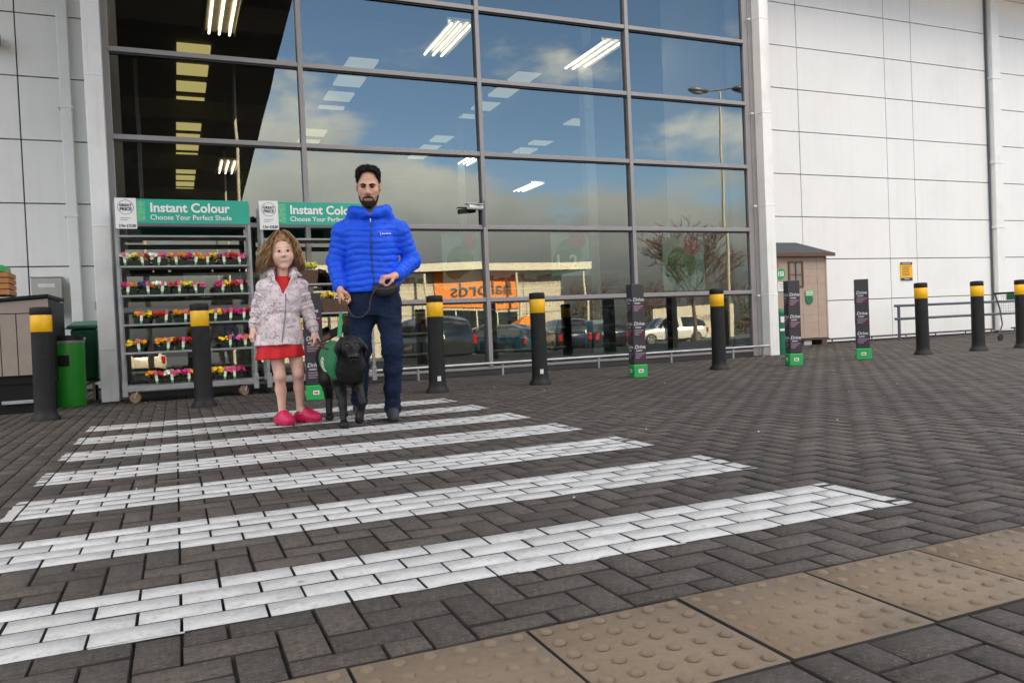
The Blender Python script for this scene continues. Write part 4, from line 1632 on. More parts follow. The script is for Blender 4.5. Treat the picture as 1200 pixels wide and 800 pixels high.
def flower_pack(x, z, cols, label, y=9.66, w=.165, tagc=True, tall=1.0):
    t = thing('flower_pack', label, 'flowers', (x, y, z), 0, 'packs of primroses on the left flower trolley')
    b = MB()
    h = .055
    d = .11
    b.add([(x - w / 2 + .008, y - .05, z + .001), (x + w / 2 - .008, y - .05, z + .001), (x + w / 2 - .008, y + d, z + .001), (x - w / 2 + .008, y + d, z + .001),
           (x - w / 2, y - .055, z + h), (x + w / 2, y - .055, z + h), (x + w / 2, y + d + .01, z + h), (x - w / 2, y + d + .01, z + h)],
          [(0, 3, 2, 1), (4, 5, 6, 7), (0, 1, 5, 4), (1, 2, 6, 5), (2, 3, 7, 6), (3, 0, 4, 7)])
    b.build('pot_tray', M['tray'], t, bevel=.003)
    b = MB()
    for q in range(80):
        a = random.uniform(0, 2 * PI)
        rr = random.uniform(.2, 1) ** .6
        px, py = x + math.cos(a) * rr * w * .52, y + .03 + math.sin(a) * rr * .07
        pz = z + h + random.uniform(-.005, .035)
        L_ = random.uniform(.032, .058)
        dirv = Vector((math.cos(a) * .8 + random.gauss(0, .3), math.sin(a) * .8 - .25 + random.gauss(0, .3), random.uniform(-.15, .8))).normalized()
        sd = dirv.cross(Vector((0, 0, 1)))
        sd = sd.normalized() if sd.length > .01 else Vector((1, 0, 0))
        wd = L_ * .28
        p = Vector((px, py, pz))
        up = Vector((0, 0, .006))
        b.add([p, p + dirv * L_ * .5 + sd * wd, p + dirv * L_ - up, p + dirv * L_ * .5 - sd * wd, p + dirv * L_ * .5 + up], [(0, 4, 1), (1, 4, 2), (2, 4, 3), (3, 4, 0)])
    b.build('leaves', M['leaf'], t)
    mats = [M['fl_' + c] for c in cols] + [M['fl_yellow']]
    b = MB()
    nf = random.randint(17, 23)
    for q in range(nf):
        fx = random.uniform(-.54, .54)
        mi = min(int((fx + .54) / 1.08 * len(cols) + random.uniform(-.18, .18)), len(cols) - 1)
        mi = max(mi, 0)
        px = x + fx * w
        py = y - .068 + random.random() * .11
        pz = z + h + .022 + random.random() ** .8 * .055 * tall
        flower_head(b, (px, py, pz), random.uniform(.021, .031), mi, (random.gauss(0, .35), random.gauss(0, .3)))
    b.build('flowers', mats, t)
    if tagc:
        tx = x + random.uniform(-.02, .03)
        lean = random.uniform(-.02, .02)
        b = MB()
        ty = y - .072
        z0, z1, z2, z3 = z - .012, z + .03, z + .095, z + .148
        for (za, zb_, ww_, mi) in ((z0 + .018, z1, .011, 2), (z1, z2, .0145, 0), (z2, z3, .0155, 1)):
            xa, xb = tx + lean * (za - z0) * 8, tx + lean * (zb_ - z0) * 8
            b.quad((xa - ww_, ty, za), (xa + ww_, ty, za), (xb + ww_, ty + .004, zb_), (xb - ww_, ty + .004, zb_), mi)
        b.quad((tx - .011, ty, z0 + .018), (tx + .011, ty, z0 + .018), (tx + .002, ty, z0), (tx - .002, ty, z0), 2)
        b.build('plant_tag', [M['tag_white'], M['tag_pink'], M['tag_green']], t)
    return t


rows_f = [
    ('top', 1.495, [(.0, ('white', 'cream')), (.115, ('yellow', 'dark red')), (.25, ('white', 'pink')), (.395, ('orange',)), (.515, ('magenta', 'yellow')), (.635, ('orange', 'yellow')), (.775, ('purple', 'red')), (.89, ('red', 'pink'))]),
    ('second', 1.175, [(.01, ('magenta', 'orange')), (.145, ('navy blue', 'orange')), (.265, ('white',)), (.395, ('red', 'yellow')), (.53, ('lime yellow', 'pink')), (.745, ('magenta', 'yellow')), (.88, ('red', 'pink'))]),
    ('third', .855, [(.09, ('orange', 'yellow')), (.255, ('red', 'dark red')), (.405, ('orange',)), (.54, ('red', 'yellow')), (.68, ('yellow',)), (.79, ('magenta',)), (.905, ('magenta', 'red'))]),
    ('fourth', .545, [(.04, ('yellow', 'orange')), (.26, ('orange', 'yellow')), (.40, ('dark red', 'red')), (.51, ('red', 'dark red')), (.765, ('yellow', 'navy blue')), (.895, ('pink', 'orange'))]),
    ('lowest', .185, [(.17, ('orange', 'red')), (.31, ('white', 'pink')), (.435, ('magenta', 'orange')), (.56, ('orange',)), (.70, ('yellow',)), (.815, ('pink', 'magenta'))]),
]
onum = ['first', 'second', 'third', 'fourth', 'fifth', 'sixth', 'seventh', 'eighth']
for (nm, z, lst) in rows_f:
    for q, (fx, cols) in enumerate(lst):
        lab = '%s primroses, %s from left on %s shelf of left trolley' % (' and '.join(cols), onum[q], nm)
        flower_pack(-.45 + fx * 1.32, z + .013, cols, lab)

# planted baskets on the trolley behind the people
for (x, z, cols, lab) in ((1.45, 1.277, ('purple', 'lime yellow'), 'brown basket of purple and pale yellow pansies beside the girl\'s head'),
                          (1.80, .927, ('yellow', 'orange'), 'brown basket of yellow pansies beside the man\'s lowered hand'),
                          (1.95, 1.277, ('dark red', 'yellow'), 'brown basket of dark red pansies behind the man\'s waist'),
                          (1.36, .563, ('red', 'yellow'), 'brown basket of red pansies low behind the girl\'s arm')):
    t = thing('plant_basket', lab, 'basket', (x, 9.72, z), 0, 'baskets of pansies on the right flower trolley')
    b = MB()
    b.add([(x - .15, 9.63, z), (x + .15, 9.63, z), (x + .15, 9.85, z), (x - .15, 9.85, z), (x - .17, 9.61, z + .16), (x + .17, 9.61, z + .16), (x + .17, 9.87, z + .16), (x - .17, 9.87, z + .16)],
          [(0, 3, 2, 1), (4, 5, 6, 7), (0, 1, 5, 4), (1, 2, 6, 5), (2, 3, 7, 6), (3, 0, 4, 7)])
    b.build('basket_body', M['wicker'], t, bevel=.006)
    b = MB()
    for q in range(70):
        p = Vector((x + random.uniform(-.16, .16), 9.62 + random.random() * .22, z + .16 + random.uniform(-.01, .05)))
        dv = Vector((random.gauss(0, 1), random.gauss(-.4, 1), random.uniform(-.2, .8))).normalized()
        sd = dv.cross(Vector((0, 0, 1))).normalized()
        b.add([p, p + dv * .02 + sd * .012, p + dv * .045, p + dv * .02 - sd * .012], [(0, 1, 2, 3)])
    b.build('leaves', M['leaf'], t)
    b = MB()
    for q in range(26):
        fx = random.uniform(-.16, .16)
        mi = 0 if fx + random.gauss(0, .04) < 0 else 1
        flower_head(b, (x + fx, 9.61 + random.random() * .18, z + .19 + random.random() * .05), random.uniform(.022, .032), mi, (random.gauss(0, .35), random.gauss(0, .3)))
    b.build('flowers', [M['fl_' + c] for c in cols], t)
# long dark display boxes leaning on the lower shelf of the second trolley
t = thing('display_box', 'dark long box leaning on the lower shelf behind the dog', 'box', (1.75, 9.7, .56))
b = MB()
mm = Matrix.Translation((1.72, 9.66, .64)) @ Matrix.Rotation(rad(-24), 4, 'Y')
b.box(-.22, .22, -.03, .12, -.04, .05, 0, M=mm)
b.box(-.21, .0, -.034, -.0305, -.02, .03, 1, M=mm)
b.build('carton', [M['black_lid'], M['wicker']], t, bevel=.004)
# ------------------------------------------------------------------ people and the dog
def V3(*a):
    return np.array(a, float)


def rot_about(p, c, R):
    q = Vector(p) - Vector(c)
    return tuple(R @ q + Vector(c))


def hand(S, wrist, d, palm_n, thumb_side, size=1.0, curl=1.0, spread=.10):
    """palm plus five bent fingers; d: direction wrist->knuckles, palm_n: out of the palm, thumb_side: unit vector across"""
    w = V3(*wrist)
    d = V3(*d) / np.linalg.norm(d)
    n = V3(*palm_n)
    n = n - d * (n @ d)
    n /= np.linalg.norm(n)
    s = V3(*thumb_side)
    s = s - d * (s @ d) - n * (s @ n)
    s /= np.linalg.norm(s)
    PL = .085 * size
    for q in (-1.5, -.5, .5, 1.5):
        S.rc(w + s * q * .010 * size, w + d * PL + s * q * .0195 * size, .017 * size, .013 * size, k=.016, flat=None)
    lens = {1.5: .88, .5: 1.0, -.5: .93, -1.5: .72}
    for q, lf in lens.items():
        p = w + d * PL + s * q * .0205 * size
        seg = [.043, .028, .022]
        ang = 0
        for i, (sl_, bend) in enumerate(zip(seg, (.95 * curl, 1.25 * curl, .8 * curl))):
            ang += bend
            dir_ = d * math.cos(ang) + n * math.sin(ang) + s * spread * q * .3 * max(0, 1 - ang)
            e = p + dir_ * sl_ * lf * size
            r0_, r1_ = (.0098, .0090, .0080, .0070)[i] * size, (.0098, .0090, .0080, .0070)[i + 1] * size
            S.rc(p, e, r0_, r1_, k=.004)
            p = e
    t0 = w + d * .022 * size + s * .030 * size + n * .006 * size
    t1 = t0 + (d * .55 + s * .35 + n * .55) * .042 * size
    t2 = t1 + (d * .55 - s * .30 + n * .55) * .034 * size
    S.rc(w + d * .01, t0, .016 * size, .014 * size, k=.012)
    S.rc(t0, t1, .0135 * size, .011 * size, k=.006)
    S.rc(t1, t2, .011 * size, .009 * size, k=.004)


# ---------------------------------------------------------------- the man
MB_X, MB_Y = 1.40, 5.92
man = thing('person', 'man in bright blue quilted jacket and navy jeans walking a black dog', 'person', (MB_X, MB_Y, 0), -math.atan2(MB_X, MB_Y))
HC = (0, .03, 1.62)
HR = Matrix.Rotation(rad(13), 3, 'X') @ Matrix.Rotation(rad(-3), 3, 'Z')


def H(p):
    return rot_about(p, HC, HR)


S = SDF((-.40, -.34, .0), (.42, .42, 1.94), .0045)
R4 = HR.to_4x4()
S.el(H((0, .022, 1.805)), (.084, .100, .106), R=R4)
S.el(H((0, -.02, 1.735)), (.074, .078, .085), k=.03, R=R4)
S.el(H((0, -.030, 1.690)), (.063, .068, .065), k=.03, R=R4)
S.el(H((0, -.072, 1.650)), (.030, .025, .024), k=.03, R=R4)
for sg in (-1, 1):
    S.el(H((sg * .045, -.058, 1.748)), (.026, .026, .022), k=.03, R=R4)       # cheekbones
    S.rc(H((sg * .010, -.088, 1.800)), H((sg * .052, -.072, 1.802)), .011, .009, k=.02)   # brow ridge
    S.el(H((sg * .033, -.098, 1.780)), (.019, .014, .010), k=.014, op='s', R=R4)
    S.el(H((sg * .086, .020, 1.775)), (.011, .022, .034), k=.012, R=R4)
    S.el(H((sg * .094, .012, 1.777)), (.006, .010, .018), k=.008, op='s', R=R4)
    S.el(H((sg * .014, -.108, 1.735)), (.011, .012, .009), k=.012, R=R4)
S.rc(H((0, -.090, 1.793)), H((0, -.121, 1.742)), .009, .0135, k=.014)
S.rc(H((-.022, -.094, 1.6975)), H((.022, -.094, 1.6975)), .0075, .0075, k=.012)
S.rc(H((-.018, -.092, 1.684)), H((.018, -.092, 1.684)), .0085, .0085, k=.010)
S.rc((0, .03, 1.70), (0, .04, 1.48), .058, .064, k=.03)
# trunk and limbs (under the clothes)
S.col([(.86, .15, .10, 0, 0), (1.1, .14, .095, 0, 0), (1.35, .17, .105, 0, .01), (1.48, .14, .08, 0, .02), (1.52, .06, .06, 0, .03)], k=.03)
SHL, ELL, WRL = (-.215, .015, 1.44), (-.272, .03, 1.215), (-.247, -.055, 1.005)
SHR, ELR, WRR = (.215, .015, 1.44), (.300, .045, 1.205), (.165, -.150, 1.085)
for a, e, wv in ((SHL, ELL, WRL), (SHR, ELR, WRR)):
    S.rc(a, e, .05, .042, k=.03)
    S.rc(e, wv, .042, .027, k=.02)
HIPR, KNR, ANR = (.10, 0, .93), (.125, -.045, .54), (.100, .01, .10)
HIPL, KNL, ANL = (-.09, .02, .93), (-.115, .02, .54), (-.150, .27, .15)
for a, e, wv in ((HIPR, KNR, ANR), (HIPL, KNL, ANL)):
    S.rc(a, e, .085, .058, k=.04)
    S.rc(e, wv, .055, .038, k=.03)
S.rc(ANR, (.106, -.06, .040), .030, .022, k=.02)
S.rc(ANL, (-.155, .20, .05), .030, .022, k=.02)
hand(S, WRL, (.10, -.22, -.9), (.75, .2, -.1), (.2, -1, 0), 1.08, 1.05)
hand(S, WRR, (-.80, -.25, -.12), (-.1, .1, -.9), (.15, -.9, .4), 1.08, 1.0)


def man_tint(V):
    T = np.tile(np.array([.66, .37, .26]), (len(V), 1))
    Ri = np.array(HR.transposed())
    q = (V - np.array(HC)) @ Ri.T + np.array(HC)
    x, y, z = q[:, 0], q[:, 1], q[:, 2]
    head = z > 1.55
    def blend(m, c):
        m = np.clip(m, 0, 1)[:, None]
        T[:] = T * (1 - m) + np.array(c) * m
    warm = np.exp(-(((np.abs(x) - .045) / .025) ** 2 + ((z - 1.742) / .022) ** 2)) * (y < 0)
    blend(warm * .35, (.58, .24, .17))
    nose = np.exp(-((x / .018) ** 2 + ((z - 1.742) / .016) ** 2)) * (y < -.09)
    blend(nose * .35, (.60, .27, .20))
    # beard: jaw, chin and moustache, sideburns
    jaw = ((1.692 + .8 * np.maximum(np.abs(x) - .03, 0) - z) / .012) * (z > 1.585) * (np.abs(y) < .2)
    jaw = np.where(np.abs(x) > .052, np.maximum(jaw, (1.80 - z) / .02 * (np.abs(x) > .062) * (y < .0) * (y > -.045)), jaw)
    blend(np.clip(jaw, 0, 1) * (y < .02) * .52 * head, (.070, .042, .034))
    mous = np.exp(-((np.abs(x) / .037) ** 4 + ((z - 1.7120 + .30 * np.abs(x)) / .0115) ** 4)) * (y < -.05)
    blend(mous * .55, (.022, .013, .010))
    chin = np.exp(-((x / .036) ** 4 + ((z - 1.650) / .027) ** 4)) * (y < -.04)
    blend(chin * .55, (.024, .014, .011))
    lips = np.exp(-((x / .024) ** 4 + ((z - 1.690) / .0085) ** 4)) * (y < -.07)
    blend(lips * .85, (.42, .16, .13))
    sock = np.exp(-(((np.abs(x) - .034) / .022) ** 2 + ((z - 1.781) / .011) ** 2)) * (y < -.05)
    blend(sock * .45, (.26, .13, .10))
    hands = (z < 1.2)
    T[hands] = T[hands] * np.array([1.02, .95, .93])
    return np.clip(T, 0, 1)


S.mesh('body', M['skin'], man, 2, man_tint)

# hair, brows, eyes
S = SDF((-.13, -.14, 1.60), (.13, .18, 1.96), .004)
S.el(H((0, .030, 1.826)), (.091, .108, .110), R=R4)
for sg in (-1, 1):
    S.el(H((sg * .045, .020, 1.878)), (.045, .07, .042), k=.03, R=R4)
S.el(H((0, .055, 1.775)), (.086, .085, .095), k=.02, R=R4)
S.el(H((0, -.026, 1.872)), (.070, .050, .040), k=.03, R=R4)
S.field(lambda X, Y, Z: np.maximum(np.maximum(np.abs(X) - .068 + .25 * np.maximum(Z - 1.80, 0), Z - 1.868 + .12 * np.abs(X)), Y + .012), (-.13, -.2, 1.55), (.13, .05, 1.9), 's', .012)
S.field(lambda X, Y, Z: np.maximum(Z - 1.775, Y - .005 + 0 * X), (-.2, -.2, 1.55), (.2, .2, 1.8), 's', .01)
S.field(lambda X, Y, Z: np.maximum(Z - 1.70, -1 + 0 * X + 0 * Y), (-.2, -.2, 1.55), (.2, .2, 1.75), 's', .01)
for sg in (-1, 1):
    S.el(H((sg * .092, .020, 1.773)), (.02, .026, .037), k=.006, op='s', R=R4)


def hair_disp(V):
    out = V.copy()
    for i, v in enumerate(V):
        q = mnoise.noise(Vector((v[0] * 95, v[1] * 95, v[2] * 40)))
        out[i] = v + (v - np.array([0, .03, 1.78])) / .1 * q * .0040
    return out


mh = S.mesh('hair', M['hair_dark'], man, 1, None, hair_disp)
b = MB()
rr = random.Random(8)
vsn = [(v.co.copy(), v.normal.copy()) for v in mh.data.vertices]
for k in range(900):
    p, n_ = rr.choice(vsn)
    if p.z < 1.80 and rr.random() < .7:
        continue
    d_ = (n_ * .55 + Vector((rr.gauss(0, .25), rr.gauss(-.15, .25), .75))).normalized() if p.z > 1.86 else (n_ * .35 + Vector((rr.gauss(0, .2), .5, -.35))).normalized()
    Ls = rr.uniform(.006, .012) if p.z > 1.86 else rr.uniform(.006, .011)
    b.tube([p - d_ * .004, p + d_ * Ls * .6, p + d_ * Ls + Vector((0, rr.uniform(0, .004), 0))], [.0024, .0019, .0006], 4, cap=False, mi=rr.choice((0, 0, 1)))
b.build('hair_strands', [M['hair_dark'], M['beard']], mh, smooth=True, local=True)
b = MB()
for sg in (-1, 1):
    pts = [H((sg * .012, -.100, 1.794)), H((sg * .032, -.094, 1.801)), H((sg * .056, -.074, 1.797))]
    b.tube(pts, [.0062, .0066, .003], 7)
b.build('eyebrows', M['hair_dark'], man, smooth=True, local=True)
# short beard: a thin shell over jaw, lip and chin
S = SDF((-.10, -.16, 1.54), (.10, .06, 1.80), .003)
S.el(H((0, -.02, 1.735)), (.0755, .0795, .0865), k=.03, R=R4)
S.el(H((0, -.030, 1.690)), (.0650, .0700, .0670), k=.03, R=R4)
S.el(H((0, -.072, 1.650)), (.032, .027, .026), k=.03, R=R4)
S.rc(H((-.026, -.0935, 1.7085)), H((.026, -.0935, 1.7085)), .010, .010, k=.012)
S.rc(H((-.012, -.0885, 1.668)), H((.012, -.0885, 1.668)), .012, .012, k=.012)
HRI = np.array(HR.transposed())


def headframe(X, Y, Z):
    x, y, z = X - HC[0] + 0 * Y + 0 * Z, Y - HC[1] + 0 * X + 0 * Z, Z - HC[2] + 0 * X + 0 * Y
    return (HRI[0, 0] * x + HRI[0, 1] * y + HRI[0, 2] * z + HC[0], HRI[1, 0] * x + HRI[1, 1] * y + HRI[1, 2] * z + HC[1], HRI[2, 0] * x + HRI[2, 1] * y + HRI[2, 2] * z + HC[2])


def beard_keep(X, Y, Z):
    x, y, z = headframe(X, Y, Z)
    ax = np.abs(x)
    top = np.where(ax < .036, 1.7165 - .28 * ax, np.interp(ax, [.036, .046, .060, .070, .09], [1.706, 1.672, 1.690, 1.745, 1.78]))
    d = np.maximum(z - top, y - .005)
    lips = (np.sqrt((x / .024) ** 2 + ((z - 1.6885) / .0095) ** 2) - 1) * .0095
    return np.maximum(d, -lips)


S.field(beard_keep, (-.2, -.2, 1.5), (.2, .2, 1.9), 'i')
S.mesh('beard', M['beard'], man, 1)
for sg in (-1, 1):
    b = MB()
    b.ball(H((sg * .0335, -.0805, 1.7780)), (.0125, .0115, .0062), 12, 8)
    e = b.build('eye', M['eye_white'], man, smooth=True, local=True)
    b = MB()
    b.ball(H((sg * .0335 - .001, -.0895, 1.7765)), (.0062, .004, .0052), 10, 6)
    b.build('iris', M['iris'], e, smooth=True, local=True)
    b = MB()
    b.tube([H((sg * .020, -.090, 1.782)), H((sg * .034, -.0945, 1.7845)), H((sg * .048, -.086, 1.781))], .0036, 6)
    b.build('eyelid', M['hair_dark'], e, smooth=True, local=True)

# jacket
def puff(t_or_z, pitch, amp, ph=0.0):
    return amp * (np.abs(np.sin(PI * (t_or_z + ph) / pitch)) ** .55 - .55)


S = SDF((-.44, -.30, .90), (.46, .30, 1.70), .0055)
TOR = [(.975, .195, .135, .0, -.005), (1.03, .205, .145, 0, -.005), (1.18, .192, .135, 0, -.005), (1.34, .205, .14, 0, .0), (1.44, .19, .128, 0, .01), (1.51, .13, .10, 0, .02), (1.56, .09, .085, 0, .03)]


def torso_fn(X, Y, Z, A):
    wob = .006 * np.sin(A * 3 + Z * 9)
    f = puff(Z + wob + 0 * X, .046, .0095)
    return f


S.col(TOR, fn=torso_fn)
arm = lambda ph: (lambda t, L_: puff(t * L_ + ph, .046, .0075))
S.rc((-.09, .02, 1.50), SHL, .072, .073, k=.05)
S.rc((.09, .02, 1.50), SHR, .072, .073, k=.05)
S.rc(SHL, ELL, .073, .063, k=.025, fn=arm(0))
S.rc(ELL, (-.250, -.030, 1.03), .066, .053, k=.02, fn=arm(.02))
S.rc(SHR, ELR, .073, .064, k=.025, fn=arm(0))
S.rc(ELR, (.193, -.118, 1.098), .068, .052, k=.02, fn=arm(.02))
# soft collar and the hood lying round the neck
hood = [(-.055, -.075, 1.555), (-.105, -.045, 1.578), (-.125, .03, 1.595), (-.085, .105, 1.60), (0, .13, 1.60), (.085, .105, 1.60), (.125, .03, 1.595), (.105, -.045, 1.578), (.055, -.075, 1.555)]
for a, b_ in zip(hood[:-1], hood[1:]):
    S.rc(a, b_, .036, .036, k=.03)
for sg in (-1, 1):
    S.rc((sg * .080, -.060, 1.580), (sg * .024, -.098, 1.555), .032, .026, k=.03)
    S.rc((sg * .14, -.02, 1.545), (sg * .10, .09, 1.56), .036, .036, k=.04)
S.field(lambda X, Y, Z: np.maximum(np.maximum(np.sqrt(X ** 2 + (Y - .02) ** 2) - .064, 1.535 - Z), -1 + 0 * X), (-.1, -.1, 1.48), (.1, .13, 1.70), 's', .012)
S.field(lambda X, Y, Z: np.maximum(np.maximum(np.abs(X) - .036 * np.clip((Z - 1.545) / .07, 0, 1), Y + 0 * X), 1.545 - Z), (-.1, -.2, 1.52), (.1, .02, 1.68), 's', .012)


def fold_disp(amp, sc, zs=1.0):
    def f(V):
        out = V.copy()
        for i, v in enumerate(V):
            q = mnoise.noise_vector(Vector((v[0] * sc, v[1] * sc, v[2] * sc * zs)))
            out[i] = v + np.array(q) * amp
        return out
    return f


S.mesh('jacket', M['jacket'], man, 1, None, lambda V: fold_disp(.0022, 42, 1.0)(fold_disp(.0045, 15, 1.4)(V)))
ry = lambda z: np.interp(z, [q[0] for q in TOR], [q[2] for q in TOR])
cyy = lambda z: np.interp(z, [q[0] for q in TOR], [q[4] for q in TOR])
b = MB()
pts = []
for q in range(40):
    z = .985 + q * (1.50 - .985) / 39
    pts.append((.002 + .004 * math.sin(z * 14), cyy(z) - ry(z) - float(puff(np.array(z), .046, .0095)) + .002 - .004, z))
b.tube(pts, .0062, 6)
b.build('zip', M['jacket_dark'], man, smooth=True, local=True)
b = MB()
b.tube([(.002, -.128, 1.515), (.002, -.133, 1.488)], .004, 6)
b.build('zip_pull', M['chrome'], man, local=True)
b = MB()
for k in range(8):
    b.box(.082 + k * .0085, .088 + k * .0085, -.142, -.139, 1.395, 1.402 + (.004 if k in (0, 4) else 0))
b.box(.070, .0725, -.143, -.139, 1.385, 1.415)
b.box(.070, .078, -.143, -.139, 1.385, 1.388)
b.build('chest_logo', M['white_print'], man, local=True)
for (p0, p1) in (((-.250, -.040, 1.022), (-.2490, -.050, 1.008)), ((.185, -.127, 1.093), (.174, -.140, 1.088))):
    b = MB()
    b.tube([p0, p1], [.048, .043], 14)
    b.build('cuff', M['jacket_dark'], man, smooth=True, local=True)

# jeans
S = SDF((-.30, -.22, .0), (.30, .42, 1.08), .0055)


def wr(base):
    def f(t, L_):
        return .004 * np.sin(t * 21 + base) + .006 * np.clip((t - .72) / .28, 0, 1) * np.sin(t * 60 + base)
    return f


S.col([(.80, .17, .115, 0, 0), (.90, .182, .125, 0, .0), (1.02, .17, .115, 0, 0), (1.05, .165, .11, 0, 0)], k=.03)
S.rc((.095, .0, .90), KNR, .104, .074, k=.05, fn=lambda t, L_: .003 * np.sin(t * 17))
S.rc(KNR, (.102, .0, .07), .074, .061, k=.03, fn=wr(0.5))
S.rc((-.088, .02, .90), KNL, .104, .074, k=.05, fn=lambda t, L_: .003 * np.sin(t * 15 + 1))
S.rc(KNL, (-.152, .26, .115), .074, .061, k=.03, fn=wr(1.5))
S.field(lambda X, Y, Z: np.maximum(Z - .040, Y - .12 + 0 * X), (-.3, -.3, -.05), (.3, .5, .12), 's', .004)
S.mesh('jeans', M['navy'], man, 1, None, lambda V: fold_disp(.003, 34, 1.6)(fold_disp(.008, 12, 1.5)(V)))
for pts in ([(-.135, -.08, .935), (-.168, -.06, .85)], [(.11, -.115, .935), (.176, -.06, .86)]):
    b = MB()
    b.tube(pts, .003, 5)
    b.build('pocket_seam', M['black_lid'], man, local=True)


def shoe(name, heel, toe, m, parent, w=.047, hgt=.075):
    heel, toe = V3(*heel), V3(*toe)
    lo = np.minimum(heel, toe) - .08
    hi = np.maximum(heel, toe) + .13
    lo[2] = heel[2] - .02
    S = SDF(lo, hi, .0045)
    d = toe - heel
    S.rc(heel + V3(0, 0, .045), heel + d * .45 + V3(0, 0, .055), w * .80, w * .88, k=.03)
    S.rc(heel + d * .40 + V3(0, 0, .050), toe + V3(0, 0, .032), w * .95, w * .74, k=.03)
    S.rc(heel + V3(0, 0, .06) + d * .05, heel + V3(0, 0, .11) + d * .10, w * .85, w * .80, k=.03)
    z0 = heel[2]
    S.field(lambda X, Y, Z: Z - (z0 + .004) + 0 * X + 0 * Y, lo - .02, (hi[0] + .02, hi[1] + .02, z0 + .02), 's', .004)
    return S.mesh(name, m, parent, 2)


shoe('shoe', (.098, .055, .0), (.108, -.165, .0), M['shoe'], man)
shoe('shoe', (-.150, .33, .045), (-.158, .13, .0), M['shoe'], man)

# pouch on the belt, lead in the hands
pou = thing('waist_pouch', 'small black pouch hanging at the man\'s waist under his hand', 'pouch', (MB_X, MB_Y, .96), -math.atan2(MB_X, MB_Y))
man_M = world_matrix(man)
S = SDF((-.05, -.26, .90), (.23, -.10, 1.06), .005)
S.el((.088, -.165, .975), (.092, .038, .046), k=.01)
S.rc((.02, -.165, .992), (.16, -.165, 1.002), .030, .030, k=.02)
po = S.mesh('bag', M['pouch'], None, 2)
po.matrix_world = man_M
attach(po, pou)
po.matrix_parent_inverse = world_matrix(pou).inverted() @ man_M
po.matrix_basis = Matrix.Identity(4)
b = MB()
b.tube([(.02, -.205, .990), (.09, -.212, .984), (.155, -.205, .994)], .0035, 6)
zp = b.build('zip', M['dark_steel'], None)
zp.parent = pou
zp.matrix_parent_inverse = world_matrix(pou).inverted() @ man_M


def man_tube(name, label, cat, pts, r, m):
    b = MB()
    b.tube([tuple(man_M @ Vector(p)) for p in pts], r, 7)
    o = b.build(name, m, None, smooth=True)
    if label:
        tag(o, label, cat)
    return o


def bez(p, n=24):
    out = []
    P = [Vector(q) for q in p]
    P = [P[0]] + P + [P[-1]]
    for i in range(1, len(P) - 2):
        for k in range(n // (len(P) - 3) + 1):
            t = k / (n // (len(P) - 3) + 1)
            a, b_, c, d = P[i - 1], P[i], P[i + 1], P[i + 2]
            out.append(.5 * ((2 * b_) + (c - a) * t + (2 * a - 5 * b_ + 4 * c - d) * t * t + (3 * b_ - a - 3 * c + d) * t ** 3))
    out.append(P[-1])
    return out


man_tube('dog_lead', 'thin dark lead looping from the man\'s raised hand across his thigh', 'lead', bez([(.09, -.185, 1.045), (.03, -.20, 1.00), (-.02, -.19, .93), (-.04, -.175, .84), (-.09, -.165, .79), (-.16, -.17, .80), (-.195, -.15, .87), (-.215, -.13, .93)]), .0042, M['strap_brown'])

# ---------------------------------------------------------------- the girl
GX, GY = .80, 6.20
girl = thing('person', 'young girl in pale lilac printed coat, red dress and pink red clogs', 'person', (GX, GY, 0), -math.atan2(GX, GY))
GH = (-.02, .03, 1.15)
GR = Matrix.Rotation(rad(5), 3, 'Z') @ Matrix.Rotation(rad(-2), 3, 'Y')


def G(p):
    return rot_about(p, GH, GR)


GR4 = GR.to_4x4()
S = SDF((-.36, -.30, .0), (.30, .25, 1.50), .004)
S.el(G((-.018, .035, 1.350)), (.083, .096, .104), R=GR4)
S.el(G((-.018, -.012, 1.283)), (.077, .077, .078), k=.03, R=GR4)
S.el(G((-.018, -.028, 1.238)), (.060, .057, .052), k=.03, R=GR4)
S.el(G((-.018, -.062, 1.194)), (.029, .024, .021), k=.025, R=GR4)
for sg in (-1, 1):
    S.el(G((-.018 + sg * .042, -.056, 1.268)), (.028, .024, .024), k=.03, R=GR4)
    S.el(G((-.018 + sg * .032, -.096, 1.313)), (.018, .012, .011), k=.014, op='s', R=GR4)
    S.el(G((-.018 + sg * .083, .035, 1.30)), (.010, .020, .028), k=.01, R=GR4)
    S.el(G((-.018 + sg * .009, -.098, 1.272)), (.009, .010, .008), k=.01, R=GR4)
S.rc(G((-.018, -.088, 1.312)), G((-.018, -.103, 1.281)), .006, .0092, k=.014)
S.rc(G((-.040, -.080, 1.237)), G((.004, -.080, 1.237)), .0050, .0050, k=.012)
S.rc(G((-.034, -.080, 1.2275)), G((-.002, -.080, 1.2275)), .0055, .0055, k=.012)
S.rc((-.02, .035, 1.22), (-.032, .025, 1.07), .040, .044, k=.02)
S.col([(.55, .11, .075, -.06, 0), (.75, .10, .07, -.05, 0), (.98, .105, .07, -.04, 0), (1.08, .09, .06, -.035, .01), (1.11, .04, .045, -.033, .02)], k=.03)
gSHL, gELL, gWRL = (-.165, .01, 1.045), (-.215, .035, .90), (-.258, .0, .735)
gSHR, gELR, gWRR = (.098, .01, 1.045), (.140, .035, .87), (.190, -.02, .68)
for a, e, wv in ((gSHL, gELL, gWRL), (gSHR, gELR, gWRR)):
    S.rc(a, e, .034, .028, k=.02)
    S.rc(e, wv, .028, .020, k=.02)
for hip, kn, an in (((-.105, 0, .60), (-.082, -.02, .365), (-.078, .02, .085)), ((.03, .02, .60), (.052, .0, .375), (.055, .06, .105))):
    S.rc(hip, kn, .060, .042, k=.03)
    mid = tuple((np.array(kn) * .62 + np.array(an) * .38) + V3(0, .016, 0))
    S.rc(kn, mid, .040, .038, k=.02)
    S.rc(mid, an, .038, .025, k=.02)
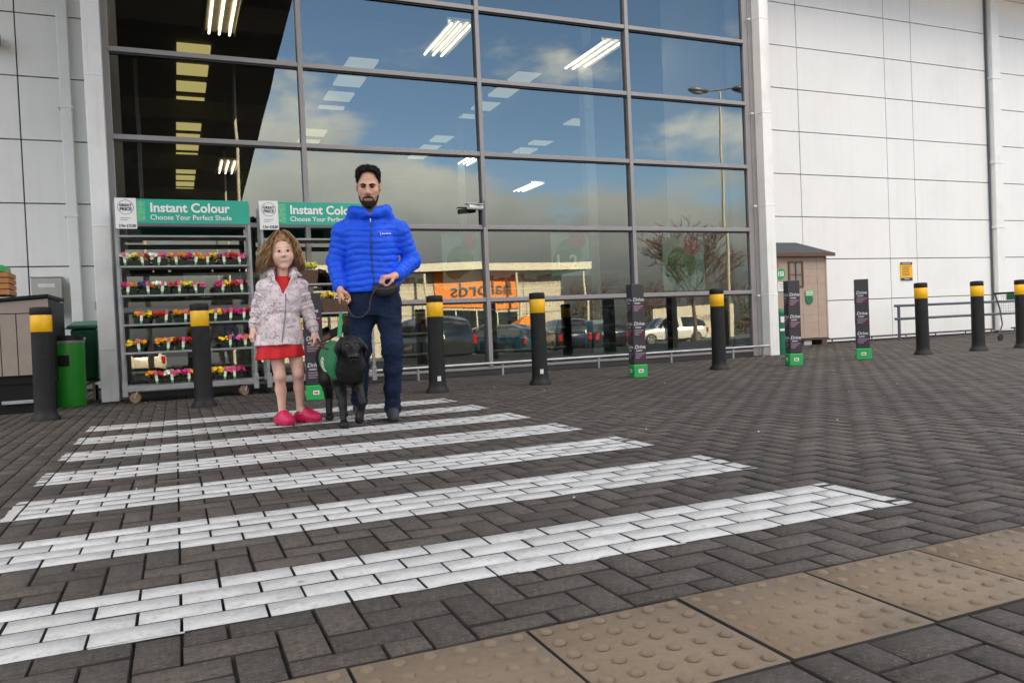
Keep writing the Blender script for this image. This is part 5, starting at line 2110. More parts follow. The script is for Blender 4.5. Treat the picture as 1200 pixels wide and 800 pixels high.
S.el((-.082, -.044, .37), (.030, .022, .032), k=.02)
S.el((.052, -.026, .38), (.030, .022, .032), k=.02)
S.rc((-.078, .02, .085), (-.05, -.06, .04), .026, .024, k=.02)
S.rc((.055, .06, .105), (.12, .02, .045), .026, .024, k=.02)
hand(S, gWRL, (-.22, -.10, -.9), (.75, .35, 0), (.35, -.9, .1), .78, .55)
hand(S, gWRR, (.18, -.16, -.9), (-.5, .7, -.2), (-.5, -.8, -.1), .78, .95)


def girl_tint(V):
    T = np.tile(np.array([.78, .48, .38]), (len(V), 1))
    Ri = np.array(GR.transposed())
    q = (V - np.array(GH)) @ Ri.T + np.array(GH)
    x, y, z = q[:, 0] + .018, q[:, 1], q[:, 2]
    def blend(m, c):
        m = np.clip(m, 0, 1)[:, None]
        T[:] = T * (1 - m) + np.array(c) * m
    blend(np.exp(-(((np.abs(x) - .045) / .022) ** 2 + ((z - 1.266) / .02) ** 2)) * (y < 0) * .4, (.68, .31, .24))
    blend(np.exp(-((x / .024) ** 4 + ((z - 1.232 - 5 * x * x) / .0070) ** 4)) * (y < -.06) * .85, (.50, .17, .15))
    blend(np.exp(-((x / .021) ** 4 + ((z - 1.2315 - 5 * x * x) / .0018) ** 2)) * (y < -.06) * .6, (.22, .07, .06))
    blend(np.exp(-(((np.abs(x) - .032) / .018) ** 2 + ((z - 1.337) / .0045) ** 2)) * (y < -.04) * .65, (.20, .11, .06))
    blend(np.exp(-(((np.abs(x) - .032) / .017) ** 2 + ((z - 1.314) / .008) ** 2)) * (y < -.04) * .30, (.36, .2, .15))
    kn = np.exp(-(((z - .37) / .035) ** 2)) * (y < -.02) * (z < .5)
    blend(kn * .35, (.60, .30, .24))
    lg = (z < .5)
    T[lg] = T[lg] * np.array([.98, .95, .97])
    return np.clip(T, 0, 1)


S.mesh('body', M['skin'], girl, 2, girl_tint)
for sg in (-1, 1):
    b = MB()
    b.ball(G((-.018 + sg * .032, -.0780, 1.3115)), (.0150, .0115, .0108), 12, 8)
    e = b.build('eye', M['eye_white'], girl, smooth=True, local=True)
    b = MB()
    b.ball(G((-.016 + sg * .032, -.0866, 1.3100)), (.0088, .004, .0092), 10, 6)
    b.build('iris', M['iris'], e, smooth=True, local=True)
    b = MB()
    b.tube([G((-.018 + sg * .018, -.084, 1.3155)), G((-.018 + sg * .033, -.0895, 1.3195)), G((-.018 + sg * .047, -.082, 1.315))], .0022, 6)
    b.build('eyelid', M['hair_brown'], e, smooth=True, local=True)

# wavy shoulder-length hair blown to one side
S = SDF((-.34, -.16, 1.05), (.20, .22, 1.53), .0045)
S.el(G((-.020, .045, 1.366)), (.094, .108, .108), R=GR4)
S.rc(G((-.095, .02, 1.375)), G((-.140, .035, 1.29)), .042, .046, k=.03)
S.rc(G((-.140, .035, 1.29)), G((-.165, .05, 1.20)), .046, .028, k=.03)
S.rc(G((.058, .03, 1.37)), G((.088, .03, 1.28)), .036, .034, k=.03)
S.rc(G((.088, .03, 1.28)), G((.096, .02, 1.20)), .034, .018, k=.03)
S.el(G((-.035, .085, 1.27)), (.12, .055, .13), k=.03, R=GR4)
S.field(lambda X, Y, Z: np.maximum((np.sqrt(((X + .018) / .082) ** 2 + ((Z - 1.268) / .118) ** 2) - 1) * .08, Y + .0), (-.13, -.2, 1.1), (.11, .03, 1.45), 's', .010)


def ghair_disp(V):
    out = V.copy()
    c = np.array([-.02, .045, 1.33])
    for i, v in enumerate(V):
        d = v - c
        a = math.atan2(d[0], -d[1] + .06)
        wv = math.sin(a * 26 + 2.2 * math.sin(v[2] * 34) + 3 * mnoise.noise(Vector((v[0] * 9, v[1] * 9, v[2] * 5))))
        q = mnoise.noise(Vector((v[0] * 26, v[1] * 26, v[2] * 12)))
        out[i] = v + d / (np.linalg.norm(d) + .02) * (wv * .004 + q * .007)
    return out


gh = S.mesh('hair', M['hair_brown'], girl, 1, None, ghair_disp)
b = MB()
rr = random.Random(4)
made = 0
while made < 880:
    # root on the scalp near the parting, then over the head and down to the shoulders with a loose wave
    side = rr.choice((-1, -1, -1, 1, 1))
    front_ = rr.random()
    th = rr.uniform(.08, 1.0)
    c0 = Vector((-.018, .040, 1.362))
    ry_ = .100 * (1 - 2 * front_)                      # -front .. +back
    root = c0 + Vector((side * .094 * math.sin(th), -.02 - .085 * 1.45 * (front_ - .35) , .112 * math.cos(th)))
    lk = mnoise.noise(Vector((root.x * 16 + 5, root.y * 16, side * 2.0)))
    lk2 = mnoise.noise(Vector((root.x * 20, root.y * 20 + 9, side * 2.0)))
    out_r = (.122 + .05 * lk + rr.gauss(0, .006)) if side < 0 else (.108 + .035 * lk + rr.gauss(0, .005))
    end_z = 1.20 + .09 * lk2 + rr.gauss(0, .012)
    n = 12
    pts = []
    lock = mnoise.noise(Vector((root.x * 22, root.y * 22, side * 3.0)))
    ph, fr_ = lock * 10 + rr.gauss(0, .22), 14 + lock * 6
    amp = rr.uniform(.015, .024)
    yend = root.y + rr.uniform(-.015, .05)
    for i in range(n):
        s_ = i / (n - 1)
        z = root.z + (end_z - root.z) * s_ ** 1.15
        x = c0.x + side * (abs(root.x - c0.x) + (out_r - abs(root.x - c0.x)) * math.sin(min(1.0, s_ * 1.5) * PI / 2))
        if side < 0:
            x -= .055 * s_ ** 2 * rr.uniform(.92, 1.08)
        else:
            x += .018 * s_ ** 2
        x += math.sin(ph + fr_ * s_) * amp * s_
        y = root.y + (yend - root.y) * s_ + math.cos(ph + fr_ * s_) * amp * s_
        pts.append(Vector(G((x, y, z))))
    fc = Vector(G((-.018, -.07, 1.285)))
    if any(abs(p.x - fc.x) < .071 and p.y < .0 and p.z < 1.374 for p in pts):
        continue
    b.tube(pts, [.0036 * (1 - .75 * (i / (n - 1)) ** 2) for i in range(n)], 4, cap=False, mi=max(0, min(2, int(1.5 + lk2 * 3 + rr.gauss(0, .5)))))
    made += 1
b.build('loose_strands', [M['hair_brown_dark'], M['hair_brown'], M['hair_brown_light']], gh, smooth=True, local=True)

# dress under the coat
S = SDF((-.33, -.20, .44), (.18, .20, 1.16), .0055)


def skirt_fn(X, Y, Z, A):
    return .010 * np.sin(A * 7 + .6) * np.clip((.66 - Z) / .16, 0, 1)


S.col([(.495, .182, .125, -.075, 0), (.60, .160, .11, -.075, 0), (.80, .122, .088, -.055, 0), (1.0, .122, .086, -.04, 0), (1.07, .105, .076, -.035, .005), (1.125, .055, .055, -.033, .01)], fn=skirt_fn)
S.field(lambda X, Y, Z: Z - (.505 + .10 * (X + .1) * .5) + 0 * Y, (-.4, -.3, .40), (.3, .3, .56), 's', 0)
S.mesh('dress', M['red_dress'], girl, 1, None, fold_disp(.004, 14))

# coat
S = SDF((-.36, -.24, .56), (.28, .24, 1.22), .005)
CT = [(.605, .176, .130, -.078, 0), (.72, .163, .122, -.068, 0), (.83, .148, .115, -.057, 0), (.95, .150, .116, -.046, 0), (1.04, .138, .106, -.038, .005), (1.10, .105, .09, -.034, .01), (1.15, .072, .075, -.032, .02)]
S.col(CT, fn=lambda X, Y, Z, A: .006 * np.sin(A * 4 + Z * 22) + .008 * np.exp(-((Z - .845) / .012) ** 2) * -1)
S.rc((-.075, .015, 1.085), gSHL, .050, .056, k=.04)
S.rc((.02, .015, 1.085), gSHR, .050, .056, k=.04)
slv = lambda t, L_: .004 * np.sin(t * 16 + 1) + .003 * np.sin(t * 37)
S.rc(gSHL, gELL, .056, .052, k=.02, fn=slv)
S.rc(gELL, (-.252, .003, .760), .052, .042, k=.02, fn=slv)
S.rc(gSHR, gELR, .056, .052, k=.02, fn=slv)
S.rc(gELR, (.181, -.012, .715), .052, .042, k=.02, fn=slv)
hd = [(-.065, -.082, 1.090), (-.105, -.035, 1.135), (-.110, .03, 1.165), (-.08, .10, 1.165), (-.03, .12, 1.165), (.03, .10, 1.165), (.054, .03, 1.16), (.046, -.035, 1.13), (.008, -.082, 1.085)]
for a, b_ in zip(hd[:-1], hd[1:]):
    S.rc(a, b_, .030, .030, k=.03)
S.field(lambda X, Y, Z: np.maximum(np.maximum(np.sqrt((X + .03) ** 2 + (Y - .01) ** 2) - .054, 1.04 - Z), -1 + 0 * X), (-.12, -.1, 1.0), (.08, .1, 1.22), 's', .012)
S.field(lambda X, Y, Z: np.maximum(np.maximum(np.abs(X + .026) - .060 * np.clip((Z - .985) / .12, 0, 1), Y + .02), .985 - Z), (-.12, -.25, .96), (.08, .0, 1.22), 's', .010)
ct = S.mesh('coat', M['coat'], girl, 1, None, fold_disp(.0075, 13, 1.3))
b = MB()
pts = []
for q in range(30):
    z = .615 + q * (.99 - .615) / 29
    ryz = np.interp(z, [c[0] for c in CT], [c[2] for c in CT])
    cxz = np.interp(z, [c[0] for c in CT], [c[3] for c in CT])
    pts.append((cxz + .028 + .008 * math.sin(z * 9), -ryz - .002, z))
b.tube(pts, .0055, 6)
b.build('zip', M['grey_print'], girl, smooth=True, local=True)
for pts in ([(.030, -.065, 1.125), (.075, -.045, 1.145), (.110, -.02, 1.125)], [(-.105, -.065, 1.125), (-.135, -.03, 1.150), (-.165, .0, 1.14)]):
    b = MB()
    b.tube(pts, [.014, .018, .010], 8)
    b.build('hood_trim', M['fur_pale'], girl, smooth=True, local=True)
for (sx_, sg) in ((-.135, -1), (.02, 1)):
    b = MB()
    ryz = .119
    b.tube([(sx_ - .03, -.108 if sg < 0 else -.116, .735), (sx_ + .03, -.116 if sg < 0 else -.108, .745)], .0035, 6)
    b.build('pocket_seam', M['grey_print'], girl, smooth=True, local=True)


def clog(heel, toe, name='clog'):
    heel, toe = V3(*heel), V3(*toe)
    lo = np.minimum(heel, toe) - .09
    hi = np.maximum(heel, toe) + .11
    lo[2] = -.02
    S = SDF(lo, hi, .004)
    d = toe - heel
    S.rc(heel + d * .05 + V3(0, 0, .030), heel + d * .5 + V3(0, 0, .040), .040, .046, k=.03)
    S.rc(heel + d * .45 + V3(0, 0, .045), toe - d * .18 + V3(0, 0, .034), .050, .044, k=.04)
    S.rc(heel + d * .02 + V3(0, 0, .055), heel + d * .40 + V3(0, 0, .080), .030, .036, k=.03)
    S.rc(heel + d * .10 + V3(0, 0, .075), heel + d * .14 + V3(0, 0, .13), .027, .027, k=.008, op='s')
    S.field(lambda X, Y, Z: Z - .003 + 0 * X + 0 * Y, lo - .02, (hi[0] + .02, hi[1] + .02, .02), 's', .003)
    o = S.mesh(name, M['croc'], girl, 2)
    b = MB()
    n = V3(-d[1], d[0], 0) / np.linalg.norm(d[:2])
    a = heel + d * .38 + V3(0, 0, .085)
    pts = [heel + d * .40 + n * .05 + V3(0, 0, .065), heel + d * .05 + n * .042 + V3(0, 0, .066), heel - d * .10 + V3(0, 0, .064), heel + d * .05 - n * .042 + V3(0, 0, .066), heel + d * .40 - n * .05 + V3(0, 0, .065)]
    b.tube(bez(pts, 16), .007, 6)
    b.build('heel_strap', M['croc'], o, smooth=True, local=True)


clog((-.105, .035, 0), (-.012, -.135, 0))
clog((.035, .085, 0), (.205, -.005, 0))

# ---------------------------------------------------------------- the dog
DX, DY = 1.06, 5.75
dogt = thing('dog', 'black labrador in a green working jacket stepping over the crossing', 'dog', (DX, DY, 0), -math.atan2(DX, DY))
S = SDF((-.20, -.50, .0), (.34, .85, .72), .0055)
HIP, MID, CH = (-.035, .46, .515), (.015, .18, .485), (.070, -.05, .465)
S.rc(HIP, MID, .098, .112, k=.05)
S.rc(MID, CH, .118, .128, k=.05)
S.el((.078, -.075, .43), (.112, .10, .135), k=.05)
S.el((.01, .20, .46), (.105, .16, .115), k=.05)
S.rc((.075, -.08, .52), (.104, -.20, .575), .095, .074, k=.06)       # neck
DHC = (.107, -.215, .590)
S.el(DHC, (.074, .085, .068), k=.03)
S.el((.108, -.235, .560), (.068, .07, .05), k=.03)
S.rc((.110, -.275, .552), (.121, -.375, .512), .046, .037, k=.022)
S.el((.121, -.385, .505), (.037, .028, .030), k=.02)
S.rc((.112, -.26, .520), (.120, -.36, .485), .030, .024, k=.02)
for sg in (-1, 1):
    S.el((.112 + sg * .031, -.291, .590), (.014, .012, .010), k=.010, op='s')
    S.rc((.112 + sg * .022, -.280, .612), (.112 + sg * .044, -.268, .606), .013, .011, k=.018)
    S.rc((.108 + sg * .062, -.200, .632), (.108 + sg * .097, -.222, .560), .024, .036, k=.015, flat=((1, .3 * sg, .35), 2.0))
    S.rc((.108 + sg * .097, -.222, .560), (.108 + sg * .090, -.240, .500), .036, .014, k=.012, flat=((1, .3 * sg, .1), 2.0))
S.field(lambda X, Y, Z: np.maximum(np.abs(Z - .497 + .35 * (Y + .385)) - .0035, Y + .30) + 0 * X, (.05, -.45, .45), (.19, -.28, .56), 's', .004)
# front legs
S.rc((.010, -.06, .44), (.005, .0, .32), .064, .043, k=.04)
S.rc((.005, .0, .32), (.030, -.06, .165), .039, .026, k=.02)
S.rc((.030, -.06, .165), (.034, -.09, .045), .024, .022, k=.02)
S.el((.034, -.120, .026), (.035, .052, .028), k=.02)
S.rc((.140, -.07, .44), (.150, -.02, .315), .066, .046, k=.04)
S.rc((.150, -.02, .315), (.172, -.11, .175), .038, .027, k=.02)
S.rc((.172, -.11, .175), (.150, -.06, .085), .025, .024, k=.02)
S.el((.146, -.075, .062), (.033, .034, .046), k=.02)
# hind legs
for (xo, yo, hip) in ((-.068, .0, -.06), (.045, .16, .01)):
    S.rc((hip, .45 + yo * .2, .48), (xo - .005, .36 + yo * .7, .325), .092, .062, k=.05)
    S.rc((xo - .005, .36 + yo * .7, .325), (xo, .505 + yo, .195), .054, .032, k=.03)
    S.rc((xo, .505 + yo, .195), (xo, .475 + yo, .06), .029, .026, k=.02)
    S.el((xo, .435 + yo, .027), (.034, .052, .027), k=.02)
S.rc((-.045, .54, .52), (-.075, .70, .44), .034, .024, k=.03)
S.rc((-.075, .70, .44), (-.085, .80, .40), .024, .010, k=.02)
S.field(lambda X, Y, Z: Z - .002 + 0 * X + 0 * Y, (-.3, -.6, -.05), (.4, .9, .02), 's', 0)
db = S.mesh('body', M['dog'], dogt, 2, None, fold_disp(.003, 30))
b = MB()
b.ball((.122, -.408, .520), (.021, .013, .015), 12, 8)
b.build('nose', M['dog_nose'], dogt, smooth=True, local=True)
for sg in (-1, 1):
    b = MB()
    b.ball((.112 + sg * .031, -.286, .590), (.0115, .0095, .0105), 10, 7)
    b.build('eye', pm('dark brown dog eye', (.05, .03, .018), .08, spec=.9), dogt, smooth=True, local=True)
# green working jacket: a shell over the back, with a front flap round the neck
S = SDF((-.24, -.30, .25), (.26, .60, .70), .005)
S.rc(HIP, MID, .110, .124, k=.05)
S.rc(MID, CH, .130, .140, k=.05)
S.el((.078, -.075, .43), (.124, .110, .147), k=.05)
S.rc((.075, -.08, .52), (.090, -.14, .545), .104, .094, k=.05)
S.field(lambda X, Y, Z: np.maximum(Z - (.325 + 1.4 * np.maximum(X - .01, 0) + .25 * np.maximum(-.02 - Y, 0)), -1 + 0 * Y), (-.3, -.4, .2), (.3, .7, .72), 's', .012)
S.field(lambda X, Y, Z: (Y + .35 * (Z - .40)) + .150 + 0 * X, (-.3, -.4, .2), (.3, .7, .72), 's', .008)
S.field(lambda X, Y, Z: Y - .30 + 0 * X + 0 * Z, (-.3, -.4, .2), (.3, .7, .72), 'i')
S.field(lambda X, Y, Z: np.maximum(np.abs(Y - .035 + .45 * (Z - .45)) - .007, Z - .56) + 0 * X, (-.3, -.4, .2), (.3, .7, .72), 's', .004)
vs_ = S.mesh('jacket', M['vest'], dogt, 2)


def on_dog(x, y, z):
    return (x, y, z)


from mathutils.bvhtree import BVHTree
bvh = BVHTree.FromPolygons([v.co.copy() for v in vs_.data.vertices], [tuple(p.vertices) for p in vs_.data.polygons])


def on_vest(y, z, ox=-.5, oy=-.25):
    h = bvh.ray_cast(Vector((ox, y + oy, z)), Vector((-ox, -oy, 0)).normalized())
    return None if h[0] is None else h[0] + h[1] * .003


def emblem(yc, zc, r, lines=True):
    b = MB()
    segs = []
    for q in range(26):
        segs.append(((r * math.cos(2 * PI * q / 26), r * 1.3 * math.sin(2 * PI * q / 26)), (r * math.cos(2 * PI * (q + 1) / 26), r * 1.3 * math.sin(2 * PI * (q + 1) / 26))))
    if lines:
        for k in (-1, 0, 1):
            segs.append(((-.5 * r, k * .45 * r - .2 * r), (.5 * r, k * .45 * r + .2 * r)))
    for (p0, p1) in segs:
        a, c = on_vest(yc + p0[0], zc + p0[1]), on_vest(yc + p1[0], zc + p1[1])
        if a is not None and c is not None and (a - c).length < .05:
            b.tube([a, c], .0038, 5)
    if b.v:
        b.build('printed_emblem', M['white_print'], vs_, local=True)


emblem(.10, .455, .038)
dog_M = world_matrix(dogt)
b = MB()
hp = man_M @ Vector((-.235, -.115, .935))
dp = dog_M @ Vector((.03, -.02, .61))
mid_ = hp.lerp(dp, .35)
b.tube([tuple(hp), tuple(mid_)], .0045, 6, mi=1)
b.tube([tuple(mid_), tuple(mid_.lerp(dp, .5)), tuple(dp)], [.012, .016, .016], 8)
tag(b.build('harness_strap', [M['strap_green'], M['strap_brown']], None, smooth=True), 'green strap rising from the dog\'s back to the man\'s lowered fist', 'strap')
b = MB()
gM = world_matrix(girl)
g0 = gM @ Vector((.205, -.05, .635))
d0 = dog_M @ Vector((-.05, .02, .560))
b.tube(bez([tuple(g0), tuple(g0.lerp(d0, .5) + Vector((0, 0, -.02))), tuple(d0)], 10), .011, 7)
tag(b.build('webbing_lead', M['maroon'], None, smooth=True), 'short maroon webbing lead from the girl\'s hand to the dog\'s jacket', 'lead')
b = MB()
b.ball(tuple(dog_M @ Vector((.045, -.06, .625))), (.045, .030, .022), 10, 6)
tag(b.build('bell_pad', M['fur_pale'], None, smooth=True), 'pale fleece pad at the top of the dog\'s harness', 'pad')
# ------------------------------------------------------------------ across the car park, mirrored in the windows
def P2(x, y):
    return (x, y)


# the shop opposite: cream walls, wide canopy, orange sign
t = thing('opposite_store', 'cream shop with orange sign mirrored in the lower windows', 'building', (18, -30, PARK))
Yf = -29.5
M['cream_wall'] = pm('cream wall panels', (.48, .41, .30), .6, var=.06)
M['cream_fascia'] = pm('cream fascia', (.58, .51, .39), .5, var=.04)
M['orange_sign'] = pm('orange sign panel', (.75, .20, .01), .45, var=.04)
M['dark_glazing'] = pm('dark shop glazing', (.02, .022, .025), .12, var=.2)
b = MB()
b.box(6, 25.5, -46, Yf, PARK - .05, 4.45)
for k in range(7):
    x = 7.5 + k * 3.0
    b.box(x - .02, x + .02, Yf + .0005, Yf + .01, PARK, 4.4, 1)
for z in (.6, 2.1, 3.6):
    b.box(6, 25.5, Yf + .0008, Yf + .009, z - .015, z + .015, 1)
b.build('wall', [M['cream_wall'], M['wood_dark']], t)
b = MB()
b.box(3, 27.3, -47, Yf + 1.2, 4.5, 4.62)
b.box(3, 27.3, Yf + 1.201, Yf + 1.3, 4.46, 4.95)
b.box(27.301, 27.4, -47, Yf + 1.3, 4.46, 4.95)
b.build('roof', M['cream_fascia'], t)
b = MB()
for x in (9.5, 15.0, 21.6, 26.9):
    b.tube([(x, Yf + 1.0, PARK - .05), (x, Yf + 1.0, 4.5)], .09, 10)
b.build('canopy_post', M['cream_fascia'], t)
b = MB()
b.box(15.9, 21.9, Yf + .02, Yf + .10, 2.5, 4.47)
sg = b.build('sign_board', M['orange_sign'], t)
text_mesh('lettering', 'halfords', 1.34, M['black_print'], Matrix.Translation((21.6, Yf + .11, 2.82)) @ Matrix.Rotation(PI, 4, 'Z') @ Matrix.Rotation(PI / 2, 4, 'X'), sg, bold=.02, xscale=1.08)
b = MB()
b.box(16.2, 21.8, Yf + .012, Yf + .03, PARK + .1, 2.3)
wd = b.build('shop_window', M['dark_glazing'], t)
b = MB()
for x in (17.5, 18.9, 20.3):
    b.box(x - .04, x + .04, Yf + .031, Yf + .06, PARK + .1, 2.3)
b.box(16.2, 21.8, Yf + .031, Yf + .058, .9, .98)
b.build('window_frame', M['cream_fascia'], wd)
t = thing('gazebo', 'small orange gazebo standing before the opposite shop', 'gazebo', (20.3, -25, PARK))
b = MB()
cx, cy = 20.6, -25.5
b.add([(cx - 1.3, cy - 1.3, 1.0), (cx + 1.3, cy - 1.3, 1.0), (cx + 1.3, cy + 1.3, 1.0), (cx - 1.3, cy + 1.3, 1.0), (cx, cy, 1.9),
       (cx - 1.3, cy - 1.3, .4), (cx + 1.3, cy - 1.3, .4), (cx + 1.3, cy + 1.3, .4), (cx - 1.3, cy + 1.3, .4)],
      [(0, 1, 4), (1, 2, 4), (2, 3, 4), (3, 0, 4), (5, 6, 1, 0), (6, 7, 2, 1), (7, 8, 3, 2), (8, 5, 0, 3)])
b.build('roof', M['orange_sign'], t)
b = MB()
for sx in (-1.25, 1.25):
    for sy in (-1.25, 1.25):
        b.tube([(cx + sx, cy + sy, PARK - .02), (cx + sx, cy + sy, 1.0)], .03, 6)
b.build('pole', M['steel'], t)
# cream billboard hoarding at the right
t = thing('hoarding', 'cream boarding with faint lettering behind the silver car', 'hoarding', (33, -24.5, PARK))
b = MB()
b.box(31.0, 38.0, -26.8, -26.55, PARK - .02, 1.9)
ho = b.build('panel', M['cream_wall'], t)
text_mesh('lettering', 'WAREHOUSE SALE', .55, M['wood_dark'], Matrix.Translation((37.0, -26.54, .9)) @ Matrix.Rotation(PI, 4, 'Z') @ Matrix.Rotation(PI / 2, 4, 'X'), ho)


def car_mat(name, c, metal=.4):
    return pm(name, c, .25, metal, var=.03, coat=.8)


M['car_glass'] = pm('dark car glass', (.012, .014, .016), .06, var=.05, spec=.8)
M['tyre'] = pm('tyre rubber', (.014, .014, .014), .75)
M['rim'] = pm('alloy rim', (.35, .35, .36), .35, .8)
M['tail'] = pm('red tail lamp', (.35, .01, .01), .2)
M['headlamp'] = pm('clear headlamp', (.6, .62, .62), .1)


def make_car(label, loc, rz, m, L=4.3, W=1.78, H=1.45, kind='hatch'):
    """lofted body: stations along the length, cross-section ring with tucked glasshouse"""
    t = thing('parked_car', label, 'car', (0, 0, 0), 0, 'cars parked opposite the store')
    if kind == 'hatch':
        cab = [(.0, .0), (.06, .0), (.27, .0), (.40, .93), (.55, 1.0), (.80, .97), (.93, .62), (1.0, .0)]
    elif kind == 'suv':
        cab = [(.0, .0), (.05, .0), (.25, .0), (.36, .95), (.5, 1.0), (.88, .98), (.965, .6), (1.0, .0)]
    else:
        cab = [(.0, .0), (.06, .0), (.30, .0), (.43, .92), (.56, 1.0), (.70, .9), (.86, .15), (1.0, .0)]
    belt = H * .60
    n = 40
    rings = []
    b = MB()
    for i in range(n + 1):
        s = i / n
        x = -L / 2 + L * s
        e = min(s, 1 - s)
        w = W / 2 * (1 - .30 * max(0, 1 - e / .10) ** 2.2)
        hood = belt * (.80 + .20 * min(1, s / .28)) if s < .28 else belt
        hood *= 1 - .22 * max(0, 1 - s / .05) ** 2
        rear = 1 - .10 * max(0, 1 - (1 - s) / .05) ** 2
        zb = .20 + .14 * max(0, 1 - e / .06)
        c = np.interp(s, [q[0] for q in cab], [q[1] for q in cab])
        zt = hood * rear + c * (H - belt)
        wt = w * (.93 - .24 * c)
        bl = hood * rear
        ring = [(w * .82, zb), (w * .97, zb + .10), (w, zb + .30), (w * .985, bl * .82), (w * .955, bl), (w * .945 if c > .02 else w * .9, bl + .015), (wt, max(zt - .05, bl + .02)), (wt * .86, max(zt, bl + .028)), (0, max(zt + .012, bl + .03))]
        ring = ring + [(-y, z) for (y, z) in ring[-2::-1]]
        rings.append((x, ring, c))
    k = len(rings[0][1])
    for x, ring, c in rings:
        for (y, z) in ring:
            b.v.append((x, y, z))
    for i in range(n):
        cc = (rings[i][2] + rings[i + 1][2]) / 2
        s = (i + .5) / n
        slope = abs(rings[i + 1][2] - rings[i][2]) > .04
        for q in range(k - 1):
            side = q in (5, k - 2 - 5)
            top = q in (6, 7, k - 2 - 6, k - 2 - 7)
            pillar = abs(s - .60) < .014
            mi = 1 if ((side and cc > .12 and not pillar) or (top and slope and cc > .08 and not (q in (6, k - 2 - 6)))) else 0
            b.f.append((i * k + q, (i + 1) * k + q, (i + 1) * k + q + 1, i * k + q + 1))
            b.m.append(mi)
        b.f.append((i * k + k - 1, (i + 1) * k + k - 1, (i + 1) * k, i * k))
        b.m.append(2)
    b.f.append(tuple(range(k)))
    b.m.append(0)
    b.f.append(tuple(n * k + q for q in reversed(range(k))))
    b.m.append(0)
    b.build('body', [m, M['car_glass'], M['tyre']], t, smooth=True)
    for xw in (-L / 2 + .19 * L, L / 2 - .20 * L):
        for sy in (-1, 1):
            wb = MB()
            yc = sy * (W / 2 - .10)
            wb.tube([(xw, yc - .11, .31), (xw, yc + .11, .31)], .315, 22)
            wh = wb.build('wheel', M['tyre'], t, smooth=True)
            rb2 = MB()
            yo = yc + sy * .112
            for q in range(5):
                a = 2 * PI * q / 5
                R_ = Matrix.Translation((xw, yo, .31)) @ Matrix.Rotation(a, 4, 'Y')
                rb2.box(-.028, .028, -.008, .008, .02, .20, 0, M=R_)
            rb2.tube([(xw, yo - .008, .31), (xw, yo + .012, .31)], .05, 12)
            rb2.lathe([(.19, -.006), (.215, -.006), (.215, .006), (.19, .006)], n=22, closed=False)
            for vi in range(len(rb2.v) - 88, len(rb2.v)):
                p = rb2.v[vi]
                rb2.v[vi] = (xw + p[0], yo + p[2], .31 + p[1])
            rb2.build('rim', M['rim'], wh)
    for sy in (-1, 1):
        lb = MB()
        lb.ball((-L / 2 + .10, sy * W * .34, belt * .70), (.10, .17, .075), 10, 6)
        lb.build('headlight', M['headlamp'], t, smooth=True)
        lb = MB()
        lb.box(L / 2 - .17, L / 2 - .025, sy * W * .40 - .09, sy * W * .40 + .09, belt * .62, belt * .95)
        lb.build('tail_light', M['tail'], t, bevel=.02)
        lb = MB()
        lb.ball((-L * .16, sy * (W / 2 + .07), belt + .06), (.06, .09, .06), 8, 6)
        lb.build('mirror', m, t, smooth=True)
    t.location = loc
    t.rotation_euler = (0, 0, rz)
    return t


make_car('silver car standing in the sun beyond the forecourt', (24.2, -15.0, PARK), rad(8), car_mat('silver paint', (.62, .58, .50), .15))
make_car('dark blue estate car parked with its tail to the shop', (16.6, -12.4, PARK), rad(100), car_mat('deep blue paint', (.012, .02, .035), .3), kind='suv', H=1.55)
make_car('black hatchback parked next to the dark blue estate', (19.0, -13.6, PARK), rad(96), car_mat('black paint', (.012, .012, .014), .2))
make_car('teal blue car parked before the orange gazebo', (13.2, -12.2, PARK), rad(60), car_mat('teal blue paint', (.01, .06, .09), .4))
make_car('dark grey off-roader parked nearest the crossing', (9.2, -9.6, PARK), rad(75), car_mat('graphite paint', (.03, .032, .035), .3), L=4.6, W=1.88, H=1.72, kind='suv')
make_car('beige saloon parked in front of the opposite shop', (16.2, -22.5, PARK), rad(5), car_mat('beige paint', (.42, .30, .2), .3), kind='saloon')
make_car('white hatchback parked far left of the crossing', (3.0, -16.5, PARK), rad(80), car_mat('white paint', (.7, .7, .7), .0))
make_car('pale cream hatchback parked far beyond the canopy posts', (-1.5, -19, PARK), rad(84), car_mat('cream paint', (.6, .5, .38), .1))

# twin-headed lamp post
t = thing('street_lamp', 'tall twin headed car park lamp mirrored at the right of the windows', 'lamp post', (18.4, -2.6, 0))
b = MB()
b.tube([(18.4, -2.6, -.1), (18.4, -2.6, 4.0), (18.4, -2.6, 8.75)], [.07, .05, .036], 12)
b.build('pole', pm('pale lamp pole', (.42, .36, .28), .5), t, smooth=True)
b = MB()
b.tube([(17.9, -2.6, 8.72), (18.4, -2.6, 8.82), (18.9, -2.6, 8.92)], .03, 8)
b.build('arm', M['dark_steel'], t, smooth=True)
for s in (-1, 1):
    b = MB()
    b.ball((18.4 + s * .95, -2.6, 8.8 + s * .10), (.45, .2, .12), 14, 8)
    b.build('lamp_head', M['dark_steel'], t, smooth=True)
    b = MB()
    b.ball((18.4 + s * .98, -2.6, 8.74 + s * .10), (.30, .15, .10), 12, 6)
    b.build('lamp_glass', M['cabinet'], t, smooth=True)


